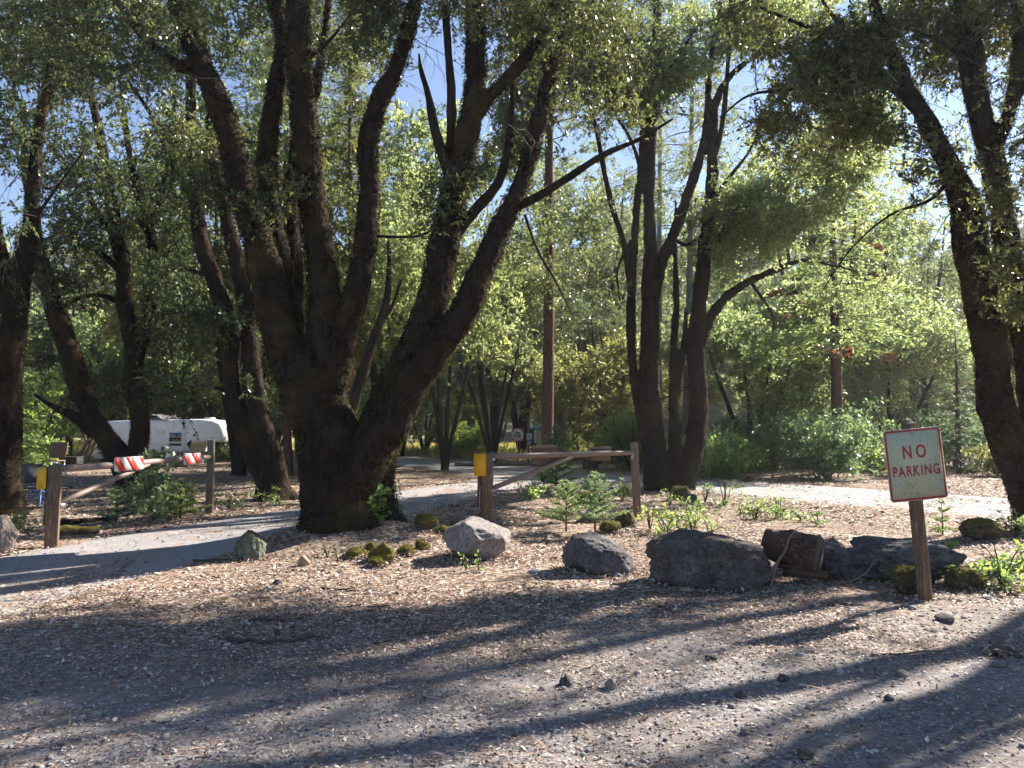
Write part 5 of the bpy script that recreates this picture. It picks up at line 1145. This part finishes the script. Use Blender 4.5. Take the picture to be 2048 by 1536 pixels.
def ring(w, hh, r, th):
    a = rrect(w, hh, r); bq = rrect(w - 2 * th, hh - 2 * th, max(r - th, .004)); n = len(a)
    V = np.vstack([np.stack([p[:, 0], np.full(n, yy), p[:, 1]], 1) for p, yy in ((a, -.0042), (bq, -.0042), (a, -.0022), (bq, -.0022))]); i = np.arange(n); j = (i + 1) % n
    Q = np.vstack([np.stack([i, j, n + j, n + i], 1), np.stack([2 * n + i, 2 * n + j, j, i], 1), np.stack([n + i, n + j, 3 * n + j, 3 * n + i], 1)]); return V, Q
V, Q = ring(w_ - .016, h_ - .016, .030, .016); mesh('red_border', V, [Q], M['signred'], pl)
text('NO', .172, M['signred'], 'lettering', pl, (.0, -.004, .112), (math.pi / 2, 0, 0), .003, 1.5, .0012, .74)
text('PARKING', .135, M['signred'], 'lettering', pl, (.0, -.004, -.062), (math.pi / 2, 0, 0), .0022, 1.22, .0012, .70)
for q in (-1, 1):
    b = Buf(); b.tube([(0, -.003, q * h_ * .43), (0, -.012, q * h_ * .43)], [.013, .010], 8); o = b.make('bolt', M['steel'], pl)

# ------------------------------------------------------------------ fee area sign, notice board
g = GD(1035, 35.5); T = thing('fee_area_sign', 'small square fee area sign with red corners on a thin metal post', 'sign', g); S = 35.5 / F
b = Buf(); b.box((.0, 0, .65), (.045, .03, 1.3), 0); b.make('post', M['steel'], T)
hc = 1.38; b = Buf(); b.prism(rrect(.56, .56, .03), -.03, -.018); p_ = b.make('sign_plate', M['white'], T); p_.location = (0, 0, hc)
for sx in (-1, 1):
    for sz in (-1, 1):
        b = Buf(); b.prism(np.array([(sx * .25, sz * .25), (sx * .11, sz * .25), (sx * .25, sz * .11)][::(1 if sx * sz > 0 else -1)]), -.035, -.031); b.make('red_corner', M['red'], p_)
V, Q = ring(.55, .55, .028, .018); V[:, 1] = V[:, 1] - .029; mesh('red_border', V, [Q], M['red'], p_)
text('Fee', .17, M['ink'], 'lettering', p_, (0, -.034, .085), (math.pi / 2, 0, 0), .008); text('Area', .17, M['ink'], 'lettering', p_, (0, -.034, -.04), (math.pi / 2, 0, 0), .008)
b = Buf(); b.box((0, -.034, -.125), (.30, .004, .014)); b.box((0, -.034, -.155), (.18, .004, .012)); b.make('small_print', M['ink'], p_)
d = 37.5; S = d / F; g = GD(1084, d); T = thing('notice_board', 'dark notice board with self service fee notices beside the reddish pine', 'notice board', g)
def zz(py): return (HY - py) * S + CH - g[2]
def xx(px): return (px - 1084) * S
for px in (1057, 1128):
    b = Buf(); b.box((xx(px), .06, 1.1), (.13, .13, 2.3)); bevel(b.make('board_post', M['greywood'], T), .01)
b = Buf(); b.box((xx(1092), -.03, (zz(852) + zz(893)) / 2), (1.62, .05, zz(852) - zz(893))); bevel(b.make('board', M['board'], T), .01)
b = Buf(); b.box((xx(1079), -.07, zz(854.5)), (.95, .02, .14)); o = b.make('header_panel', M['paper'], T)
text('SELF-SERVICE', .115, m_plain('header_blue', (.06, .10, .30), .7, .1), 'lettering', T, (xx(1079), -.084, zz(854.5)), (math.pi / 2, 0, 0), .003)
for (px, py, w_, h_) in ((1081, 873, .62, .62), (1058.5, 873.5, .27, .32), (1058.5, 885.5, .17, .16)):
    b = Buf(); b.box((xx(px), -.065, zz(py)), (w_, .012, h_)); o = b.make('notice', M['paper'], T); lb = Buf(); rr = np.random.default_rng(int(px)); zt = h_ / 2 - .06
    while zt > -h_ / 2 + .05: ww = w_ * rr.uniform(.4, .8); lb.box((xx(px) - (w_ * .84 - ww) / 2, -.0735, zz(py) + zt), (ww, .003, .014)); zt -= rr.uniform(.04, .08)
    lb.make('print', M['ink'], o)
g = GD(1078.5, 33.5); b = Buf(); b.box((0, 0, .78), (.235, .2, 1.6), .2, 0, 0, .97); o = b.make('fee_post', M['palewood']); bevel(o, .02); o.location = g; props(o, 'pale fresh wooden post standing in front of the notice board', 'post')

# ------------------------------------------------------------------ camper
def m_camp():
    t = NT('camper_white_paint'); o = t.obj(); a = t.noise(2.2, 5, .6, o); st = t.noise(2, 5, .6, t.mapv((5, 5, .5)))
    c = t.mix(t.ramp(a, [(.45, 0.), (.75, .45)]), (.74, .73, .72), (.52, .49, .44)); c = t.mix(t.ramp(st, [(.58, 0.), (.75, .35)]), c, (.42, .38, .30))
    return t.done(c, .42, t.bump(a, .25, .02), .5)
MC = m_camp(); d = 34.0; S = d / F; g0 = GD(315, d); T = thing('camper', 'old white truck camper standing on blocks behind the forked oak', 'camper', g0, rz=0)
def X(px): return (px - 315) * S
def Zc(py): return (HY - py) * S + CH - g0[2]
prof = [(196, 900), (196, 856), (200, 847), (212, 842), (300, 839), (400, 838), (425, 840), (438, 846), (446, 858), (448, 872), (447, 880), (443, 884), (385, 886), (382, 889), (382, 905), (196, 905)]
P_ = np.array([(X(a), Zc(b_)) for a, b_ in prof]); Wc = 2.15
def shell(P, y0, y1, rad=.16, n=4):
    """side profile swept across the width, its edges rounded towards both sides"""
    c = np.array([X(315), Zc(872)]); b = Buf(); rings = []; ys = []
    for k in range(n + 1):
        a = math.pi / 2 * k / n; rings.append(rad * (1 - math.sin(a))); ys.append(rad * (1 - math.cos(a)))
    L = []
    nv = norm(np.roll(P, -1, 0) - np.roll(P, 1, 0)); nv = np.stack([nv[:, 1], -nv[:, 0]], 1)
    for ins, yy in [(i, y0 + y) for i, y in zip(rings, ys)] + [(i, y1 - y) for i, y in zip(rings[::-1], ys[::-1])]:
        q = P - nv * ins * -1 * SGN; L.append(np.stack([q[:, 0], np.full(len(P), yy), q[:, 1]], 1))
    m = len(P); V = np.vstack(L); Q = []
    for k in range(len(L) - 1):
        for i in range(m): j = (i + 1) % m; Q.append((k * m + i, (k + 1) * m + i, (k + 1) * m + j, k * m + j))
    o_ = b.add(V, Q); return b, m, len(L)
area = np.sum(P_[:, 0] * np.roll(P_[:, 1], -1) - np.roll(P_[:, 0], -1) * P_[:, 1]); SGN = 1 if area < 0 else -1
b, m_, nl = shell(P_, 0, Wc)
bm = bmesh.new(); vs = [bm.verts.new(v) for v in b.V[0]]
for q in b.Q[0]: bm.faces.new([vs[i] for i in q])
for k in (0, nl - 1): bm.faces.new([vs[k * m_ + i] for i in range(m_)])
bmesh.ops.triangulate(bm, faces=[f for f in bm.faces if len(f.verts) > 4]); bmesh.ops.recalc_face_normals(bm, faces=bm.faces); me = bpy.data.meshes.new('body'); bm.to_mesh(me); bm.free(); me.materials.append(MC)
for p in me.polygons: p.use_smooth = True
o = bpy.data.objects.new('body', me); COL.objects.link(o); o.parent = T; md = o.modifiers.new('e', 'EDGE_SPLIT'); md.split_angle = math.radians(40)
def pan(name, x0, x1, y0, y1, mat, yo=-.012, th=.02, par=None):
    b = Buf(); b.box(((X(x0) + X(x1)) / 2, yo, (Zc(y0) + Zc(y1)) / 2), (abs(X(x1) - X(x0)), th, abs(Zc(y0) - Zc(y1)))); o = b.make(name, mat, par or T); bevel(o, .008); return o
w1 = pan('window', 339, 366, 864, 893, M['alu']); pan('pane', 340.5, 364.5, 865.5, 883.5, M['glass'], -.026, .012, w1); pan('pane', 341, 364, 886.5, 891.5, M['black'], -.026, .012, w1)
w2 = pan('window', 286, 303, 865, 887, M['alu']); pan('pane', 287.5, 301.5, 866.5, 885.5, M['glass'], -.026, .012, w2)
pan('vent_hatch', 310, 330, 860, 869, M['white'], -.02, .04); pan('marker_light', 423, 428, 874.5, 876.5, M['red'], -.01, .03)
b = Buf(); b.tube([(X(368), .02, Zc(846.5)), (X(368), -.03, Zc(846.5))], .075, 12); b.make('flue_vent', M['black'], T)
pan('trim_strip', 197, 382, 904.6, 907.5, m_plain('faded_red_trim', (.32, .05, .04), .6, .3), -.02, .05)
for x0 in (262, 300, 348, 372): pan('panel_seam', x0 - .25, x0 + .25, 842.5, 903, M['steel'], -.003, .012)
pan('panel_seam', 283, 383, 889.2, 889.7, M['steel'], -.004, .012); pan('small_door', 324, 331, 893, 901, m_plain('rusty_hatch', (.25, .09, .05), .8, .4), -.01, .02)
pan('panel_seam', 383, 447, 866, 866.4, M['steel'], -.003, .012)
# lower wing and skirt
b = Buf(); b.box((X(290), .95, Zc(914)), (X(382) - X(200), 1.5, .42)); b.make('underframe', M['board'], T)
b = Buf(); b.prism(np.array([(X(188), Zc(899)), (X(188), Zc(911)), (X(196), Zc(917)), (X(240), Zc(917)), (X(232), Zc(902)), (X(197), Zc(899))]), -.02, .25); b.make('lower_wing', MC, T)
b = Buf(); b.prism(np.array([(X(396), Zc(838)), (X(398), Zc(834.5)), (X(410), Zc(834.5)), (X(412), Zc(838.4))]), .7, 1.2); b.make('roof_vent', M['white'], T)
pan('tail_light', 183, 188, 889, 894, M['red'], .1, .1)
# tarp on the roof
r = np.random.default_rng(5); n = 26; us, vs_ = np.meshgrid(np.linspace(0, 1, n), np.linspace(0, 1, 16)); xs = X(290) + us * (X(338) - X(290)); ys = -.02 + vs_ * 1.2
Pn_ = np.stack([us.ravel() * 3, vs_.ravel() * 3, 0 * us.ravel()], 1); zs = Zc(839) + .05 + (.12 * np.abs(fbm(Pn_, 2, 4, 3))).reshape(us.shape) + .10 * np.exp(-((us - .35) / .3) ** 2)
hang = (vs_ < .1) & (us > .55); zs = np.where(hang, zs - .25 * (us - .4), zs); xs = xs + .05 * fbm(Pn_, 4, 2, 8).reshape(us.shape); ys = np.where(hang, -.05, ys)
i = (np.arange(15)[:, None] * n + np.arange(n - 1)[None]).ravel(); o = mesh('tarp', np.stack([xs, ys, zs], -1).reshape(-1, 3), [np.stack([i, i + 1, i + n + 1, i + n], 1)], m_plain('grey_tarp', (.13, .12, .13), .7, .4, 3), None, True)
o.location = g0; md = o.modifiers.new('s', 'SOLIDIFY'); md.thickness = .01; props(o, 'crumpled dark grey tarp lying on the camper roof', 'tarp')
# supports and clutter
def solo(name, label, cat, px, dd, mat, fn, group=None, rz=0, bev=.008):
    b = Buf(); fn(b); o = b.make(name, mat, None); o.location = GD(px, dd); o.rotation_euler = (0, 0, rz); props(o, label, cat, group)
    if bev: bevel(o, bev)
    return o
def blk(b):
    for k, (x, z) in enumerate(((0, .10), (.02, .31), (-.01, .52))):
        b.box((x - .15, 0, z), (.10, .2, .2)); b.box((x + .15, 0, z), (.10, .2, .2)); b.box((x, .0, z + .075), (.2, .2, .045)); b.box((x, 0, z - .08), (.2, .2, .035)); b.box((x, .06, z), (.2, .04, .12))
bs = np.array(GD(365, 33.4))
for k, lb in enumerate(('lowest concrete block of the stack under the camper front', 'middle concrete block of the stack under the camper front', 'topmost concrete block of the stack under the camper front')):
    b = Buf(); 
    for sx in (-.15, .15): b.box((sx, 0, .11), (.11, .2, .215))
    for zq in (.022, .198): b.box((0, 0, zq), (.19, .2, .04))
    b.box((0, .0, .11), (.04, .18, .136)); o = b.make('concrete_block', M['concrete']); o.location = bs + [.02 * (k % 2), 0, .222 * k]; o.scale = (1.5, 1.3, 1.0); props(o, lb, 'concrete block', 'concrete blocks under the camper'); 
g = GD(341, 33.0); Tt = thing('propane_tank', 'white propane tank standing beside the concrete blocks', 'gas tank', g); b = Buf(); b.tube([(0, 0, .02), (0, 0, .06), (0, 0, .12), (0, 0, .42), (0, 0, .50), (0, 0, .54)], [.14, .16, .19, .19, .14, .04], 20, 1); b.make('body', M['tank'], Tt, smooth=True)
b = Buf(); b.tube([(0, 0, .50), (0, 0, .64)], [.12, .12], 14, 1, False); b.make('collar', M['tank'], Tt); b = Buf(); b.tube([(0, 0, .54), (0, 0, .60)], [.03, .02], 8); b.make('valve', M['steel'], Tt)
for k, (px, lean) in enumerate(((186, .62), (192, .50), (199, .40))):
    g = GD(px - 8, 33.2 - .1 * k); b = Buf(); b.tube([(-.25 * lean * 3, -.25, .0), (.28, .35, 2.05 - .12 * k)], [.06, .06], 4, 1); o = b.make('plank', M['greywood']); o.location = g
    props(o, ('grey plank leaning on the camper rear, leftmost of three', 'grey plank leaning on the camper rear, middle of three', 'grey plank leaning on the camper rear, rightmost of three')[k], 'plank', 'planks leaning on the camper')
g = GD(168, 34.0); b = Buf(); b.tube([(0, 0, 0), (0, .3, 2.6)], [.045, .04], 6); o = b.make('tall_pole', M['palewood']); o.location = g; props(o, 'tall pale pole standing at the rear of the camper', 'pole')
g = GD(146, 31); Tt = thing('storage_crate', 'dark storage crate at the foot of the leaning planks', 'crate', g); b = Buf(); b.box((0, 0, .24), (.72, .5, .44)); bevel(b.make('body', M['black'], Tt), .02); b = Buf(); b.box((0, 0, .485), (.76, .54, .04)); bevel(b.make('lid', M['board'], Tt), .01)
def folding_chair(label, px, py, rz, s=1.):
    g = G(px, py); Tt = thing('folding_chair', label, 'chair', g, 'folding chairs by the camper', rz); Tt.scale = (s, s, s)
    for sx in (-.25, .25):
        b = Buf(); b.tube([(sx, -.28, 0), (sx, .22, .42)], .014, 8); b.tube([(sx, .28, 0), (sx, -.24, .42)], .014, 8); b.make('leg', M['bluetube'], Tt, smooth=True)
        b = Buf(); b.tube([(sx, .22, .38), (sx, .34, .95)], .014, 8); b.make('back_upright', M['bluetube'], Tt, smooth=True)
        b = Buf(); b.box((sx, 0, .62), (.05, .46, .025)); bevel(b.make('armrest', M['bluetube'], Tt), .006); b = Buf(); b.tube([(sx, -.2, .42), (sx, -.2, .61)], .012, 8); b.make('arm_support', M['bluetube'], Tt, smooth=True)
    b = Buf(); b.box((0, 0, .42), (.5, .48, .018)); b.make('seat', M['greyfab'], Tt); b = Buf(); b.box((0, .29, .70), (.5, .018, .42), 0, 0, -.2); b.make('backrest', M['greyfab'], Tt); return Tt
folding_chair('blue framed folding chair, left one, half hidden by the left edge oak', 54, 1012, .5, .95)
folding_chair('blue framed folding chair nearer the gate post with a dark seat', 84, 1008, -.6, .95)
g = G(76, 1018); Tt = thing('camp_table', 'small low folding camp table beside the blue chairs', 'table', g); b = Buf(); b.box((0, .3, .40), (.75, .5, .025)); bevel(b.make('tabletop', M['black'], Tt), .006)
for sx in (-.33, .33):
    for sy in (.1, .5): b = Buf(); b.tube([(sx, sy, 0), (sx * .8, sy, .39)], .012, 8); b.make('leg', M['steel'], Tt, smooth=True)
g = GD(112, 29); Tt = thing('camp_chair', 'dark brown camp chair back seen right of the gate post', 'chair', g); b = Buf(); b.box((0, .25, .85), (.62, .05, .6), 0, 0, -.18, 1.1); bevel(b.make('backrest', M['brownpanel'], Tt), .02); b = Buf(); b.box((0, 0, .45), (.55, .55, .05)); bevel(b.make('seat', M['brownpanel'], Tt), .01)
for sx in (-.25, .25):
    for sy in (-.25, .25): b = Buf(); b.tube([(sx, sy, 0), (sx, sy, .43)], .016, 8); b.make('leg', M['steel'], Tt, smooth=True)

# ------------------------------------------------------------------ air
def haze(dens):
    b = Buf(); b.box((0, 130, 49), (900, 560, 110)); t = NT('haze_air'); v = t.n('VolumePrincipled', {'Color': (.85, .9, 1., 1), 'Density': dens, 'Anisotropy': .35}); t.t.links.new(v.outputs[0], t.out.inputs['Volume'])
    o = b.make('haze', t.m); props(o, kind='stuff')
HAZE = 0.0005
if HAZE: haze(HAZE)
# ------------------------------------------------------------------ camera, sun, sky
cam = bpy.data.cameras.new('camera'); cam.sensor_width = 36; cam.lens = F / 2048 * 36; cam.clip_end = 3000; cam.clip_start = .05
co = bpy.data.objects.new('camera', cam); COL.objects.link(co); co.location = (0, 0, CH); co.rotation_euler = (math.pi / 2 + PITCH, 0, 0); sc.camera = co
sn = bpy.data.lights.new('sun', 'SUN'); sn.energy = 5.0; sn.angle = math.radians(.55); sn.color = (1.0, .925, .83)
so = bpy.data.objects.new('sun', sn); COL.objects.link(so); so.rotation_euler = Vector([-v for v in SUN]).to_track_quat('-Z', 'Y').to_euler(); so.location = (20, 20, 30)
w = bpy.data.worlds.new('World'); sc.world = w; w.use_nodes = True; nt = w.node_tree; bg = nt.nodes['Background']
sk = nt.nodes.new('ShaderNodeTexSky'); sk.sky_type = 'NISHITA'; sk.sun_disc = False; sk.sun_elevation = SUN_EL; sk.sun_rotation = SUN_AZ; sk.air_density = 1.0; sk.dust_density = 0; sk.ozone_density = 4.5; sk.altitude = 1200
nt.links.new(sk.outputs[0], bg.inputs[0]); bg.inputs[1].default_value = .05
vs = sc.view_settings; sc.display_settings.display_device = 'sRGB'; vs.view_transform = 'Standard'; vs.look = 'None'; vs.gamma = 1; vs.exposure = 1.95; vs.use_curve_mapping = False
cy = sc.cycles; sc.render.engine = 'CYCLES'; cy.max_bounces = 7; cy.diffuse_bounces = 4; cy.glossy_bounces = 2; cy.transmission_bounces = 3; cy.transparent_max_bounces = 4; cy.volume_bounces = 0
cy.caustics_reflective = False; cy.caustics_refractive = False; cy.use_denoising = True; cy.use_adaptive_sampling = True; cy.adaptive_threshold = .012; cy.denoising_prefilter = 'ACCURATE'; cy.sample_clamp_indirect = 6
